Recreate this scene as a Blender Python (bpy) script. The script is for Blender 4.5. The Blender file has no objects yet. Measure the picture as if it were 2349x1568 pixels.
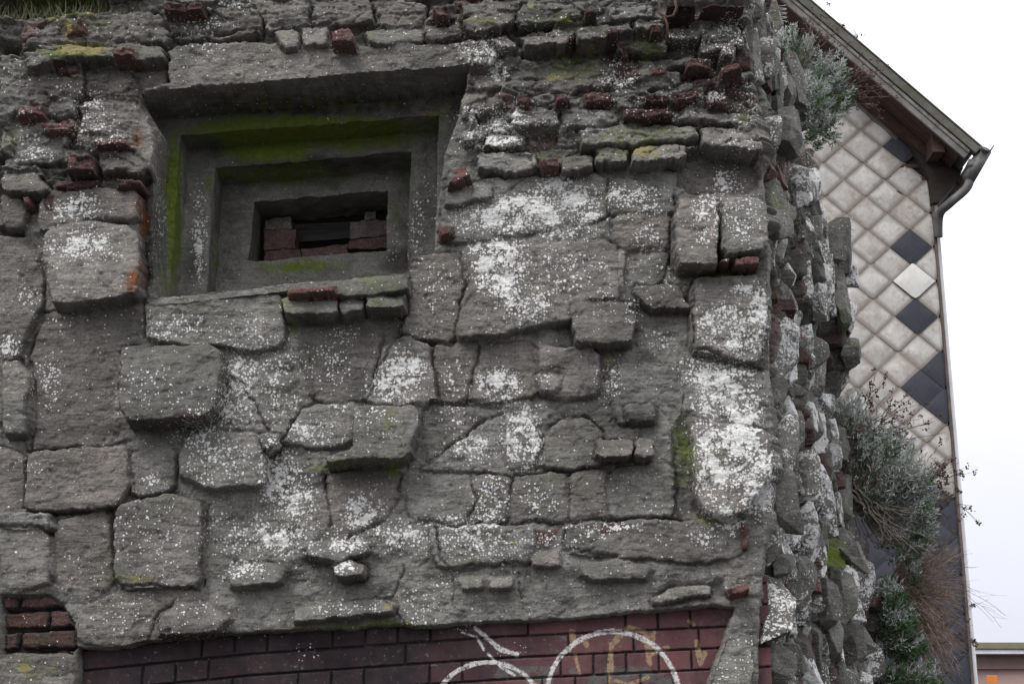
import bpy, math, random
import numpy as np
from mathutils import Vector, Matrix
R = math.radians
rng = np.random.default_rng(7); random.seed(7)
sc = bpy.context.scene
col = sc.collection

# ------------------------------------------------------------------ camera, world, sun
F, U0, V0 = 3500.0, 1174.5, 784.0          # lens in units of the 2349 px wide working grid
PITCH = R(16.5)
CAM = np.array([0.0, -5.92, 1.6])
cd = bpy.data.cameras.new('camera'); cam = bpy.data.objects.new('camera', cd); col.objects.link(cam)
cd.sensor_width = 36; cd.lens = F/2349*36; cd.clip_start = .05; cd.clip_end = 2000
cam.location = CAM; cam.rotation_euler = (R(90)+PITCH, 0, 0)
sc.camera = cam
w = bpy.data.worlds.new('World'); sc.world = w; w.use_nodes = True
nt = w.node_tree; nt.nodes.clear()
SUN_EL, SUN_AZ = R(52), R(215)
sky = nt.nodes.new('ShaderNodeTexSky'); sky.sky_type = 'NISHITA'; sky.sun_disc = False
sky.sun_elevation = SUN_EL; sky.sun_rotation = SUN_AZ; sky.air_density = 1.0; sky.dust_density = 4.0; sky.ozone_density = 1.0
hs = nt.nodes.new('ShaderNodeHueSaturation'); hs.inputs['Saturation'].default_value = .16
ov = nt.nodes.new('ShaderNodeMix'); ov.data_type = 'RGBA'; ov.inputs[0].default_value = .8   # the cloud layer over the blue
tcw = nt.nodes.new('ShaderNodeTexCoord'); sxyz = nt.nodes.new('ShaderNodeSeparateXYZ'); nt.links.new(tcw.outputs['Generated'], sxyz.inputs[0])
cln = nt.nodes.new('ShaderNodeTexNoise'); cln.inputs['Scale'].default_value = 5; cln.inputs['Detail'].default_value = 4; nt.links.new(tcw.outputs['Generated'], cln.inputs['Vector'])
ad = nt.nodes.new('ShaderNodeMath'); ad.operation = 'MULTIPLY_ADD'; nt.links.new(cln.outputs[0], ad.inputs[0]); ad.inputs[1].default_value = .22; nt.links.new(sxyz.outputs[2], ad.inputs[2])
mr = nt.nodes.new('ShaderNodeMapRange'); mr.interpolation_type = 'SMOOTHSTEP'; nt.links.new(ad.outputs[0], mr.inputs[0]); mr.inputs[1].default_value = .18; mr.inputs[2].default_value = .62
cm = nt.nodes.new('ShaderNodeMix'); cm.data_type = 'RGBA'; nt.links.new(mr.outputs[0], cm.inputs[0]); cm.inputs[6].default_value = (4.7, 4.8, 5.5, 1); cm.inputs[7].default_value = (10, 10.1, 10.8, 1); nt.links.new(cm.outputs[2], ov.inputs[7])
bg = nt.nodes.new('ShaderNodeBackground'); bg.inputs['Strength'].default_value = .14
wo = nt.nodes.new('ShaderNodeOutputWorld')
nt.links.new(sky.outputs[0], hs.inputs['Color']); nt.links.new(hs.outputs[0], ov.inputs[6])
nt.links.new(ov.outputs[2], bg.inputs[0]); nt.links.new(bg.outputs[0], wo.inputs[0])
sd = bpy.data.lights.new('sun', 'SUN'); sd.energy = 1.3; sd.angle = R(25); sd.color = (1, .97, .93)
sun = bpy.data.objects.new('sun', sd); col.objects.link(sun)
sdir = Vector((math.sin(SUN_AZ)*math.cos(SUN_EL), math.cos(SUN_AZ)*math.cos(SUN_EL), math.sin(SUN_EL)))
sun.rotation_euler = sdir.to_track_quat('Z', 'Y').to_euler()
sc.view_settings.view_transform = 'Standard'; sc.view_settings.look = 'None'
sc.view_settings.exposure = 0.4; sc.view_settings.gamma = 1

# ------------------------------------------------------------------ projection helpers
FW = np.array([0, math.cos(PITCH), math.sin(PITCH)]); UP = np.array([0, -math.sin(PITCH), math.cos(PITCH)])
def cast(u, v, Y):
    """the point of the plane y = Y that is seen at (u, v)"""
    u = np.asarray(u, float); v = np.asarray(v, float)
    a = (u-U0)/F; b = -(v-V0)/F
    dy = UP[1]*b+FW[1]; dz = UP[2]*b+FW[2]
    t = (Y-CAM[1])/dy
    return a*t, CAM[2]+dz*t                 # X, Z
def P3(u, v, Y):
    x, z = cast(u, v, Y); return Vector((float(x), float(Y), float(z)))
def project(X, Y, Z):
    dy = Y-CAM[1]; dz = Z-CAM[2]
    d = dy*FW[1]+dz*FW[2]; b = dy*UP[1]+dz*UP[2]
    return U0+F*X/d, V0-F*b/d

# ------------------------------------------------------------------ numpy noise
def vnoise(x, y, seed):
    r = np.random.default_rng(seed).random((256, 256))
    xi = np.floor(x).astype(int); yi = np.floor(y).astype(int)
    fx = x-xi; fy = y-yi
    fx = fx*fx*fx*(fx*(fx*6-15)+10); fy = fy*fy*fy*(fy*(fy*6-15)+10)
    a = r[xi & 255, yi & 255]; b = r[(xi+1) & 255, yi & 255]; c = r[xi & 255, (yi+1) & 255]; d = r[(xi+1) & 255, (yi+1) & 255]
    return (a*(1-fx)+b*fx)*(1-fy)+(c*(1-fx)+d*fx)*fy*1.0
def fbm(x, y, sx, sy, seed, octv=4, gain=.5):
    s = 0; amp = 1; tot = 0
    for o in range(octv):
        s = s+amp*(vnoise(x*sx+37.7*o, y*sy+11.3*o, seed+o)-.5); tot += amp; amp *= gain; sx *= 2.03; sy *= 2.03
    return s/tot*2                          # about -1..1
def sstep(a, b, x):
    t = np.clip((x-a)/(b-a), 0, 1); return t*t*(3-2*t)
def hash2(i, j, s=0):
    i = i.astype(np.int64); j = j.astype(np.int64)
    h = (i*73856093) ^ (j*19349663) ^ (s*83492791+12345)
    h = (h ^ (h >> 13))*1274126177; h = h ^ (h >> 16)
    return (h & 0xffff)/65535.0
def facets(x, z, cx_, cz_, seed, tilt=.35, hmax=.05, gap=.02, gapd=.03, p=1.):
    """angular stones: jittered cells, each with its own height and tilted flat face; returns height, cell random, closeness to an edge"""
    X = x/cx_; Z = z/cz_; i0 = np.floor(X); j0 = np.floor(Z); d1 = np.full(x.shape, 9.); d2 = d1.copy(); H_ = np.zeros(x.shape); R_ = H_.copy()
    for di in (-1, 0, 1):
        for dj in (-1, 0, 1):
            i = i0+di; j = j0+dj; px = i+.5+.8*(hash2(i, j, seed)-.5); pz = j+.5+.8*(hash2(i, j, seed+1)-.5)
            ax, az = X-px, Z-pz; d = np.maximum(np.abs(ax), np.abs(az))*.6+np.hypot(ax, az)*.4
            h = hmax*hash2(i, j, seed+2)**p+tilt*((hash2(i, j, seed+3)-.5)*ax*cx_+(hash2(i, j, seed+4)-.5)*az*cz_)
            n = d < d1; d2 = np.where(n, d1, np.minimum(d2, d)); H_ = np.where(n, h, H_); R_ = np.where(n, hash2(i, j, seed+5), R_); d1 = np.where(n, d, d1)
    e = (d2-d1)*min(cx_, cz_); return H_-gapd*(1-sstep(0, gap, e)), R_, e
def chaikin(P, n=1):
    for _ in range(n):
        Q = np.roll(P, -1, 0); P = np.stack([P*.88+Q*.12, P*.12+Q*.88], 1).reshape(-1, 2)
    return P
def sdf(P, x, y):
    """signed distance to a closed polygon, positive inside"""
    d2 = np.full(x.shape, 1e9); ins = np.zeros(x.shape, bool)
    n = len(P)
    for i in range(n):
        ax, ay = P[i]; bx, by = P[(i+1) % n]
        ex, ey = bx-ax, by-ay; wx, wy = x-ax, y-ay
        t = np.clip((wx*ex+wy*ey)/(ex*ex+ey*ey+1e-12), 0, 1)
        d2 = np.minimum(d2, (wx-ex*t)**2+(wy-ey*t)**2)
        c = (ay > y) != (by > y)
        with np.errstate(divide='ignore', invalid='ignore'):
            ins ^= c & (x < (bx-ax)*(y-ay)/(by-ay+1e-15)+ax)
    d = np.sqrt(d2); return np.where(ins, d, -d)
def linedist(P, x, y):
    d2 = np.full(x.shape, 1e9)
    for (ax, ay), (bx, by) in zip(P[:-1], P[1:]):
        ex, ey = bx-ax, by-ay; wx, wy = x-ax, y-ay
        t = np.clip((wx*ex+wy*ey)/(ex*ex+ey*ey+1e-12), 0, 1)
        d2 = np.minimum(d2, (wx-ex*t)**2+(wy-ey*t)**2)
    return np.sqrt(d2)

# ------------------------------------------------------------------ object helpers
def tag(o, label=None, cat=None, group=None, kind=None):
    if label: o['label'] = label
    if cat: o['category'] = cat
    if group: o['group'] = group
    if kind: o['kind'] = kind
    return o
def empty(name, loc=(0, 0, 0), **k):
    o = bpy.data.objects.new(name, None); col.objects.link(o); o.location = loc; return tag(o, **k)
def link(name, me, mat, parent=None, **k):
    o = bpy.data.objects.new(name, me); col.objects.link(o)
    for m in (mat if isinstance(mat, (list, tuple)) else [mat]): me.materials.append(m)
    if parent: o.parent = parent; o.matrix_parent_inverse = Matrix.Translation(-Vector(parent.location))
    return tag(o, **k)
def np_mesh(name, verts, faces, smooth=True, attrs=None, fmat=None):
    me = bpy.data.meshes.new(name)
    verts = np.asarray(verts, np.float32); faces = np.asarray(faces, np.int32)
    k = faces.shape[1]
    me.vertices.add(len(verts)); me.vertices.foreach_set('co', verts.ravel())
    me.loops.add(faces.size); me.loops.foreach_set('vertex_index', faces.ravel())
    me.polygons.add(len(faces)); me.polygons.foreach_set('loop_start', np.arange(0, faces.size, k, dtype=np.int32))
    me.polygons.foreach_set('loop_total', np.full(len(faces), k, np.int32))
    if smooth: me.polygons.foreach_set('use_smooth', np.ones(len(faces), bool))
    else: me.polygons.foreach_set('use_smooth', np.zeros(len(faces), bool))
    if fmat is not None: me.polygons.foreach_set('material_index', np.asarray(fmat, np.int32))
    for an, av in (attrs or {}).items():
        a = me.attributes.new(an, 'FLOAT_COLOR', 'POINT'); a.data.foreach_set('color', np.asarray(av, np.float32).ravel())
    me.update(calc_edges=True); return me
class MB:
    def __init__(s): s.v = []; s.f = []; s.c = []
    def add(s, vs, fs, c=None):
        n = len(s.v); s.v += [tuple(p) for p in vs]; s.f += [tuple(i+n for i in f) for f in fs]
        s.c += [c if c is not None else random.random()]*len(vs)
    def box(s, a, b, c=None, jit=0):
        (x0, y0, z0), (x1, y1, z1) = a, b
        vs = [(x0, y0, z0), (x1, y0, z0), (x1, y1, z0), (x0, y1, z0), (x0, y0, z1), (x1, y0, z1), (x1, y1, z1), (x0, y1, z1)]
        if jit: vs = [tuple(q+random.uniform(-jit, jit) for q in p) for p in vs]
        s.add(vs, [(0, 3, 2, 1), (4, 5, 6, 7), (0, 1, 5, 4), (1, 2, 6, 5), (2, 3, 7, 6), (3, 0, 4, 7)], c)
    def prism(s, pts, ext, c=None):
        """extrude the polygon pts (Vectors) along ext"""
        n = len(pts); vs = [Vector(p) for p in pts]; vs2 = [p+Vector(ext) for p in vs]
        s.add(vs+vs2, [tuple(range(n)), tuple(range(2*n-1, n-1, -1))]+[(i, i+n, (i+1) % n+n, (i+1) % n) for i in range(n)], c)
    def tube(s, pts, r, n=6, r2=None, c=None, cap=True, smooth=0):
        pts = [Vector(p) for p in pts]
        if smooth:
            q = []
            for i in range(len(pts)-1):
                a0, a1, a2, a3 = pts[max(i-1, 0)], pts[i], pts[i+1], pts[min(i+2, len(pts)-1)]
                for k in range(smooth):
                    t = k/smooth; q.append(.5*((2*a1)+(a2-a0)*t+(2*a0-5*a1+4*a2-a3)*t*t+(3*a1-a0-3*a2+a3)*t**3))
            pts = q+[pts[-1]]
        vs = []; m = len(pts)
        for i, p in enumerate(pts):
            d = (pts[min(i+1, m-1)]-pts[max(i-1, 0)]).normalized()
            a = d.orthogonal().normalized() if i == 0 else (a-d*a.dot(d)).normalized()
            b = d.cross(a); rr = r if r2 is None else r+(r2-r)*i/(m-1)
            vs += [p+a*math.cos(2*math.pi*k/n)*rr+b*math.sin(2*math.pi*k/n)*rr for k in range(n)]
        fs = [(i*n+k, i*n+(k+1) % n, (i+1)*n+(k+1) % n, (i+1)*n+k) for i in range(m-1) for k in range(n)]
        if cap: fs += [tuple(range(n-1, -1, -1)), tuple(range((m-1)*n, m*n))]
        s.add(vs, fs, c)
    def build(s, name, mat, parent=None, smooth=False, bevel=0, **k):
        me = bpy.data.meshes.new(name); me.from_pydata(s.v, [], s.f)
        a = me.attributes.new('rnd', 'FLOAT', 'POINT'); a.data.foreach_set('value', s.c)
        if smooth: me.polygons.foreach_set('use_smooth', [True]*len(me.polygons))
        me.update(); o = link(name, me, mat, parent, **k)
        if bevel:
            b = o.modifiers.new('bevel', 'BEVEL'); b.width = bevel; b.segments = 2
        return o

# ------------------------------------------------------------------ material helpers
class NT:
    def __init__(s, name):
        s.m = bpy.data.materials.new(name); s.m.use_nodes = True; s.t = s.m.node_tree; s.t.nodes.clear()
        s.out = s.n('OutputMaterial'); s.b = s.n('BsdfPrincipled'); s.l(s.b.outputs[0], s.out.inputs[0])
        s.b.inputs['Roughness'].default_value = .9; s.b.inputs['Specular IOR Level'].default_value = .25
        s.tc = s.n('TexCoord').outputs['Object']
    def n(s, t, **k):
        x = s.t.nodes.new('ShaderNode'+t)
        for a, b in k.items(): setattr(x, a, b)
        return x
    def l(s, a, b): s.t.links.new(a, b)
    def put(s, sock, val):
        if hasattr(val, 'links'): s.l(val, sock)
        else: sock.default_value = val
    def math(s, op, a, b=0., c=None, clamp=False):
        x = s.n('Math', operation=op); x.use_clamp = clamp; s.put(x.inputs[0], a); s.put(x.inputs[1], b)
        if c is not None: s.put(x.inputs[2], c)
        return x.outputs[0]
    def mix(s, f, a, b, blend='MIX'):
        x = s.n('Mix', data_type='RGBA', blend_type=blend); s.put(x.inputs[0], f)
        s.put(x.inputs[6], a if hasattr(a, 'links') else (*a, 1)); s.put(x.inputs[7], b if hasattr(b, 'links') else (*b, 1))
        return x.outputs[2]
    def noise(s, scale, det=3, rough=.55, vec=None, dist=0):
        x = s.n('TexNoise'); x.inputs['Scale'].default_value = scale; x.inputs['Detail'].default_value = det
        x.inputs['Roughness'].default_value = rough; x.inputs['Distortion'].default_value = dist
        s.l(vec or s.tc, x.inputs['Vector']); return x.outputs[0]
    def vec(s, sx, sy, sz, src=None):
        x = s.n('Mapping'); x.inputs['Scale'].default_value = (sx, sy, sz); s.l(src or s.tc, x.inputs[0]); return x.outputs[0]
    def ramp(s, f, a, b, lo=0., hi=1.):
        x = s.n('MapRange', interpolation_type='SMOOTHSTEP'); s.put(x.inputs[0], f)
        for i, q in enumerate((a, b, lo, hi)): s.put(x.inputs[i+1], q)
        return x.outputs[0]
    def attr(s, name):
        x = s.n('Attribute'); x.attribute_name = name; return x
    def bump(s, h, dist, strength=1., normal=None):
        x = s.n('Bump'); x.inputs['Distance'].default_value = dist; x.inputs['Strength'].default_value = strength
        s.put(x.inputs['Height'], h)
        if normal: s.l(normal, x.inputs['Normal'])
        return x.outputs[0]
    def done(s, color, normal=None, rough=None):
        s.put(s.b.inputs['Base Color'], color if hasattr(color, 'links') else (*color, 1))
        if normal: s.l(normal, s.b.inputs['Normal'])
        if rough is not None: s.put(s.b.inputs['Roughness'], rough)
        return s.m

def specks(m, dens, scale, lo, hi):
    """round crusts of pale lichen: a voronoi cell carries one when its random number is under the density"""
    wob = m.n('VectorMath', operation='ADD'); nz = m.n('TexNoise'); nz.inputs['Scale'].default_value = scale*1.4; nz.inputs['Detail'].default_value = 2
    m.l(m.tc, nz.inputs['Vector']); sc_ = m.n('VectorMath', operation='SCALE'); m.l(nz.outputs[1], sc_.inputs[0]); sc_.inputs[3].default_value = .55/scale
    m.l(m.tc, wob.inputs[0]); m.l(sc_.outputs[0], wob.inputs[1])
    v = m.n('TexVoronoi'); v.inputs['Scale'].default_value = scale; m.l(wob.outputs[0], v.inputs['Vector'])
    sep = m.n('SeparateColor'); m.l(v.outputs['Color'], sep.inputs[0])
    on = m.math('LESS_THAN', sep.outputs[0], dens)
    rad = m.math('ADD', m.math('MULTIPLY', m.math('MULTIPLY', dens, sep.outputs[1]), hi-lo), lo)
    rad = m.math('ADD', rad, m.math('MULTIPLY', m.ramp(dens, .8, 1.4), .14))
    edge = m.math('SUBTRACT', rad, v.outputs['Distance'])
    return m.math('MULTIPLY', on, m.ramp(edge, -.02, .06))

def masonry(name='weathered_concrete'):
    m = NT(name)
    A = m.n('SeparateColor'); aa = m.attr('fa'); m.l(aa.outputs['Color'], A.inputs[0])
    B = m.n('SeparateColor'); bb = m.attr('fb'); m.l(bb.outputs['Color'], B.inputs[0])
    lich, moss, dirt_dark, tone = A.outputs[0], A.outputs[1], A.outputs[2], aa.outputs['Alpha']
    brick, brown, yel, rust = B.outputs[0], B.outputs[1], B.outputs[2], bb.outputs['Alpha']
    n1 = m.noise(2.3, 4); n2 = m.noise(17, 5, .65); n3 = m.noise(95, 3, .7); n4 = m.noise(330, 2, .7)
    strat = m.noise(9, 4, .6, m.vec(1, 1, 5.5), .6)
    c = m.mix(m.ramp(n1, .35, .65), (.226, .224, .203), (.270, .258, .232))
    c = m.mix(brown, c, (.222, .190, .170))
    c = m.mix(m.ramp(n2, .30, .72, 0, .75), c, (.088, .084, .074))
    c = m.mix(m.ramp(strat, .5, .75, 0, .45), c, (.36, .338, .315))
    c = m.mix(m.ramp(m.noise(4.2, 6, .7), .42, .66, 0, .62), c, (.085, .086, .072))
    c = m.mix(m.ramp(m.noise(3.1, 7, .75), .50, .72, 0, .42), c, (.125, .132, .078))
    # brick
    bn = m.noise(26, 4, .7)
    bc = m.mix(m.ramp(bn, .3, .7), (.165, .055, .048), (.085, .032, .030))
    bc = m.mix(m.ramp(m.noise(38, 5, .8), .46, .62, 0, .85), bc, (.13, .115, .10))
    c = m.mix(brick, c, bc)
    c = m.mix(m.ramp(n3, .44, .72, 0, .62), c, (.055, .053, .047))
    c = m.mix(m.ramp(n4, .52, .72, 0, .50), c, (.42, .40, .37))
    c = m.mix(m.math('MULTIPLY', tone, 1.), (0, 0, 0), c, 'MIX')
    c = m.mix(m.math('MULTIPLY', dirt_dark, m.ramp(n2, .2, .6, .55, 1)), c, (.020, .019, .015))
    # moss and yellow and orange crusts
    mn = m.math('MULTIPLY', m.ramp(m.math('ADD', m.math('MULTIPLY', moss, .42), m.noise(16, 7, .85)), .60, .92), m.ramp(moss, .0, .25))
    mc = m.mix(m.noise(45, 3), (.055, .075, .012), (.165, .215, .030))
    c = m.mix(mn, c, mc)
    ys = m.math('MULTIPLY', m.ramp(m.math('ADD', m.noise(30, 4, .7), m.math('MULTIPLY', yel, .38)), .68, .78), m.ramp(yel, .02, .2))
    c = m.mix(m.math('MULTIPLY', ys, .65), c, (.24, .20, .075))
    c = m.mix(m.math('MULTIPLY', rust, m.ramp(n2, .35, .6)), c, (.15, .05, .018))
    # pale lichen
    dn = m.math('MULTIPLY', lich, m.ramp(m.noise(12, 7, .8), .32, .66, .42, 1.25))
    s1 = specks(m, m.math('MULTIPLY', m.math('POWER', dn, 1.25), .95), 60, .24, .60); s2 = specks(m, m.math('MULTIPLY', m.math('POWER', dn, 1.3), .82), 100, .30, .62); s3 = specks(m, m.math('ADD', m.math('MULTIPLY', dn, .4), .012), 38, .10, .32)
    L = m.math('MAXIMUM', m.math('MAXIMUM', s1, s2), s3)
    crust = m.ramp(m.math('ADD', m.math('MULTIPLY', dn, .75), m.noise(85, 6, .9)), 1.27, 1.45)
    L = m.math('MAXIMUM', L, crust)
    lc = m.mix(m.ramp(m.noise(110, 4, .8), .3, .6), (.38, .38, .36), (.77, .765, .74))
    c = m.mix(m.math('MULTIPLY', L, .93), c, lc)
    h = m.math('ADD', m.math('MULTIPLY', n2, 1.0), m.math('MULTIPLY', n3, .55))
    h = m.math('ADD', h, m.math('MULTIPLY', n4, .18)); h = m.math('ADD', h, m.math('MULTIPLY', strat, .8))
    h = m.math('ADD', h, m.math('MULTIPLY', L, .22))
    return m.done(c, m.bump(h, .0105, .95), .92)
MASON = masonry()

def simple(name, c1, c2, scale=20, rough=.8, bump=.003, metal=0, det=4, rnd=0, streak=None, spec=.3):
    m = NT(name); v = m.vec(*streak) if streak else None
    c = m.mix(m.ramp(m.noise(scale, det, .65, v), .3, .7), c1, c2)
    if rnd:
        a = m.attr('rnd').outputs['Fac']; c = m.mix(m.math('MULTIPLY', a, rnd), c, (c1[0]*.35, c1[1]*.35, c1[2]*.35))
    m.b.inputs['Metallic'].default_value = metal; m.b.inputs['Specular IOR Level'].default_value = spec
    return m.done(c, m.bump(m.noise(scale*3, 3), bump) if bump else None, rough)

# ------------------------------------------------------------------ traced features of the wall (working-grid pixels)
def pl(s): return np.array([float(q) for q in s.replace(',', ' ').split()]).reshape(-1, 2)
# kind, polygon, height (m), edge radius (m), options
ST = []
def S(poly, h, r=.02, k='s', **o): ST.append((k, pl(poly), h, r, o))
# -- slabs and panels close to the plane
S('0,548 50,560 90,590 92,700 60,815 0,820', .02, .02, brown=.6)
S('0,140 65,140 70,190 65,230 0,270', .03)
S('80,150 198,145 200,215 150,235 70,235 70,190', .05, .02)
S('202,142 312,133 315,215 200,222', .06, .02)
S('318,155 385,150 385,212 325,215', .02, .02)
S('115,235 168,225 170,262 115,262', .04, .02)
S('30,275 95,270 100,290 90,300 140,335 140,370 60,378 12,380 30,340', .03, .02)
S('0,445 45,445 65,480 50,520 0,525', .06, .025)
S('100,440 150,437 245,435 315,440 312,500 200,496 140,512 95,530 90,500', .05, .02)
S('100,722 325,690 330,780 272,790 265,860 255,1000 70,1035 60,1000 72,870 55,820 95,725', .0, .015, brown=.8, g=.014)
S('62,1037 255,1018 290,1025 295,1100 270,1150 240,1163 50,1165 62,1100', .05, .025)
S('0,1030 50,1045 52,1110 45,1165 0,1170', .02, .02)
S('335,692 640,662 650,790 560,800 500,785 340,780', .04, .018)
S('945,592 1060,582 1065,640 1040,780 925,765 940,700', .015, .02, brown=.8)
S('1020,430 1200,405 1385,402 1395,500 1150,540 1020,560', .02, .02)
S('1400,410 1540,420 1540,490 1400,495', .03, .02)
S('1405,500 1535,495 1530,570 1450,575 1410,560', .02, .02)
S('1440,580 1530,582 1520,640 1480,680 1435,660', -.01, .03)
S('1565,360 1715,355 1735,440 1560,445', -.02, .02)
S('1590,640 1700,635 1752,640 1758,720 1737,832 1655,815 1590,800', .045, .015)
S('690,800 870,762 862,830 832,920 720,915', .012, .015, brown=.5)
S('880,800 930,770 985,790 1000,850 1010,925 840,920 870,850', .022, .018, brown=.2)
S('990,790 1095,785 1078,925 1012,928', .01, .015, brown=.8)
S('1100,792 1230,785 1235,900 1080,925', .0, .015, brown=.7)
S('1240,790 1380,800 1372,900 1300,915 1240,895', .03, .04)
S('1400,830 1560,835 1555,960 1410,965', .02, .03)
S('652,1020 665,975 690,938 740,922 820,925 803,1018', .03, .025)
S('970,930 1110,925 1060,1000 968,1065', .0, .02)
S('1240,1070 1250,1000 1290,960 1345,958 1385,990 1370,1070', .02, .03)
S('1170,950 1215,960 1245,1000 1235,1068 1165,1072', .01, .02)
S('935,1090 1080,1088 1092,1140 1070,1195 940,1185', .01, .02)
S('1092,1092 1175,1092 1162,1200 1092,1200', .012, .018)
S('1182,1098 1300,1084 1300,1190 1165,1195', .01, .018)
S('1305,1085 1397,1080 1400,1190 1305,1194', .012, .015)
S('1402,1080 1543,1065 1548,1180 1402,1190', .016, .015)
S('752,1085 920,1082 915,1130 880,1188 800,1225 762,1200', .0, .02)
S('300,1040 396,1022 400,1120 302,1138', .03, .02)
S('265,1158 390,1132 462,1152 458,1340 265,1348', .05, .022)
S('125,1200 250,1172 258,1350 120,1330', .0, .02)
S('0,1180 110,1178 120,1213 0,1208', .045, .02)
S('0,1222 113,1222 120,1330 40,1352 0,1352', .03, .02)
S('990,1212 1222,1208 1228,1288 1050,1300 1000,1290', .03, .02)
S('1290,1205 1700,1190 1710,1265 1600,1290 1420,1270 1300,1265', .02, .02)
S('270,1365 460,1350 470,1375 400,1375 350,1425 345,1460 250,1478 180,1470 185,1400', .01, .02)
S('395,30 590,12 592,78 395,90', .05, .02, brown=.5)
S('595,0 703,0 705,55 600,62', .08, .02)
S('712,0 850,0 848,50 716,52', .09, .02)
S('858,0 975,0 968,58 872,62', .07, .03)
S('1060,0 1190,0 1188,20 1066,32', .09, .02)
S('155,38 366,27 388,78 384,98 95,95 92,65 190,50', .05, .03)
# -- the cast slab over the opening
S('385,102 470,96 620,92 760,103 1000,95 1118,86 1148,112 1125,158 1086,156 318,217 325,200 385,192', .07, .012, 'l', brown=.5)
# -- projecting stones
S('48,112 150,106 240,103 300,97 378,100 380,126 300,131 235,124 150,132 62,146 50,132', .17, .03, moss=.7)
S('170,240 240,222 315,222 345,262 358,330 350,398 320,385 225,388 215,350 160,332 182,265', .10, .05)
S('220,345 300,340 330,370 320,393 225,391', .11, .03)
S('0,292 26,312 24,350 0,346', .10, .02)
S('0,394 82,392 100,425 82,434 0,430', .13, .02)
S('97,600 95,545 125,513 200,502 280,508 318,530 320,600 315,672 250,681 112,695 103,650', .13, .025)
S('0,824 42,825 64,860 68,920 58,990 0,998', .09, .03)
S('273,797 475,783 503,800 506,850 495,930 462,953 285,960 268,930 275,850', .20, .022, tone=.66, brown=0)
S('645,682 775,670 775,710 650,718', .17, .018)
S('780,684 834,680 836,708 781,714', .15, .015)
S('840,674 930,662 925,700 842,704', .18, .02, moss=.6, tone=.7, brown=0)
S('772,646 820,634 935,628 935,664 775,674', .16, .018, moss=.6, tone=.7, brown=0)
S('1070,572 1160,562 1415,547 1420,690 1310,735 1258,742 1130,768 1047,772 1055,700 1077,640', .07, .02)
S('1310,692 1420,686 1455,708 1463,745 1450,783 1322,784 1312,740', .11, .025)
S('1545,455 1640,450 1647,500 1650,575 1652,600 1562,602 1546,560', .16, .025)
S('1652,450 1745,449 1766,472 1766,570 1658,575', .16, .022)
S('1442,655 1560,650 1588,705 1545,702 1490,708', .06, .02)
S('815,928 945,925 962,950 940,1046 805,1052 747,1056 747,1040 805,1028 810,970', .17, .02, moss=.55, tone=.7, brown=0)
S('1370,1004 1454,1005 1454,1046 1368,1044', .13, .012)
S('1460,1006 1498,1008 1500,1046 1460,1047', .12, .012)
S('1585,955 1640,962 1772,985 1776,1080 1705,1188 1622,1184 1607,1160 1587,1100', .11, .04)
S('430,992 598,992 614,1060 603,1112 470,1122 412,1090 405,1040', .08, .03)
S('592,992 640,990 640,1020 602,1030', .12, .02)
S('520,1312 600,1285 660,1302 640,1335 527,1348', .10, .03)
S('700,1242 840,1236 848,1265 762,1284 702,1276', .09, .025)
S('764,1292 808,1280 838,1292 826,1316 767,1322', .16, .015)
S('670,1388 880,1372 910,1386 900,1406 780,1414 672,1428', .11, .03)
S('1222,1267 1285,1256 1290,1294 1224,1297', .07, .02)
S('1335,1290 1430,1277 1500,1300 1480,1328 1360,1333 1335,1312', .06, .03)
S('1045,1322 1105,1318 1108,1348 1060,1354', .07, .03)
S('1115,1322 1182,1318 1178,1346 1125,1352', .06, .03)
S('1500,1368 1560,1342 1632,1338 1630,1362 1560,1372 1502,1383', .06, .02)
S('355,1420 400,1378 490,1382 528,1420 495,1450 360,1458', .09, .04)
S('0,1503 155,1500 168,1568 165,1640 0,1640', .02, .03, moss=.3)
S('1225,852 1290,848 1285,892 1240,897', .07, .04)
S('1440,930 1505,928 1500,965 1445,966', .05, .04)
# -- rubble above and right of the opening
S('628,68 682,64 680,96 640,99', .15, .02)
S('688,60 755,55 752,90 690,93', .14, .02)
S('835,70 880,62 975,58 970,86 840,93', .13, .025)
S('976,48 1055,40 1062,70 978,84', .14, .02)
S('1062,36 1185,22 1186,50 1070,66', .15, .02)
S('1125,85 1160,74 1187,90 1178,104 1140,100', .15, .015)
S('1192,0 1350,0 1340,28 1250,46 1192,56', .13, .02)
S('1197,72 1313,52 1315,86 1200,98', .15, .018)
S('1325,60 1450,42 1451,74 1325,83', .16, .018)
S('1457,42 1525,36 1525,68 1457,73', .16, .018)
S('1535,62 1603,57 1605,85 1540,86', .11, .02)
S('1395,14 1500,8 1502,30 1400,36', .12, .015)
S('1620,60 1700,55 1720,100 1640,110', .12, .03)
S('1650,85 1688,90 1690,120 1655,115', .17, .02)
S('1095,348 1225,342 1233,380 1100,388', .10, .022)
S('1292,352 1360,347 1360,380 1292,383', .13, .018)
S('1366,334 1438,336 1437,366 1369,370', .12, .018)
S('1449,334 1573,328 1578,354 1452,362', .17, .016, moss=.4)
S('1330,292 1440,282 1600,282 1604,312 1450,322 1336,330', .11, .025, moss=.3)
S('1612,284 1700,292 1752,330 1738,340 1612,325', .15, .022)
S('1600,242 1708,252 1714,284 1612,272', .09, .025)
S('1058,292 1280,266 1284,298 1120,308 1062,328', .07, .03)
S('1112,305 1200,306 1195,332 1112,332', .09, .025)
S('1170,162 1225,156 1225,192 1176,196', .07, .025)
S('1232,152 1400,150 1398,198 1232,203', .06, .03)
S('1086,168 1153,166 1150,198 1096,204', .06, .025)
S('1055,212 1120,208 1150,230 1130,255 1055,262', .07, .03)
S('1175,250 1280,250 1282,282 1180,286', .10, .025)
S('1290,248 1410,246 1412,280 1294,284', .09, .025)
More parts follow.
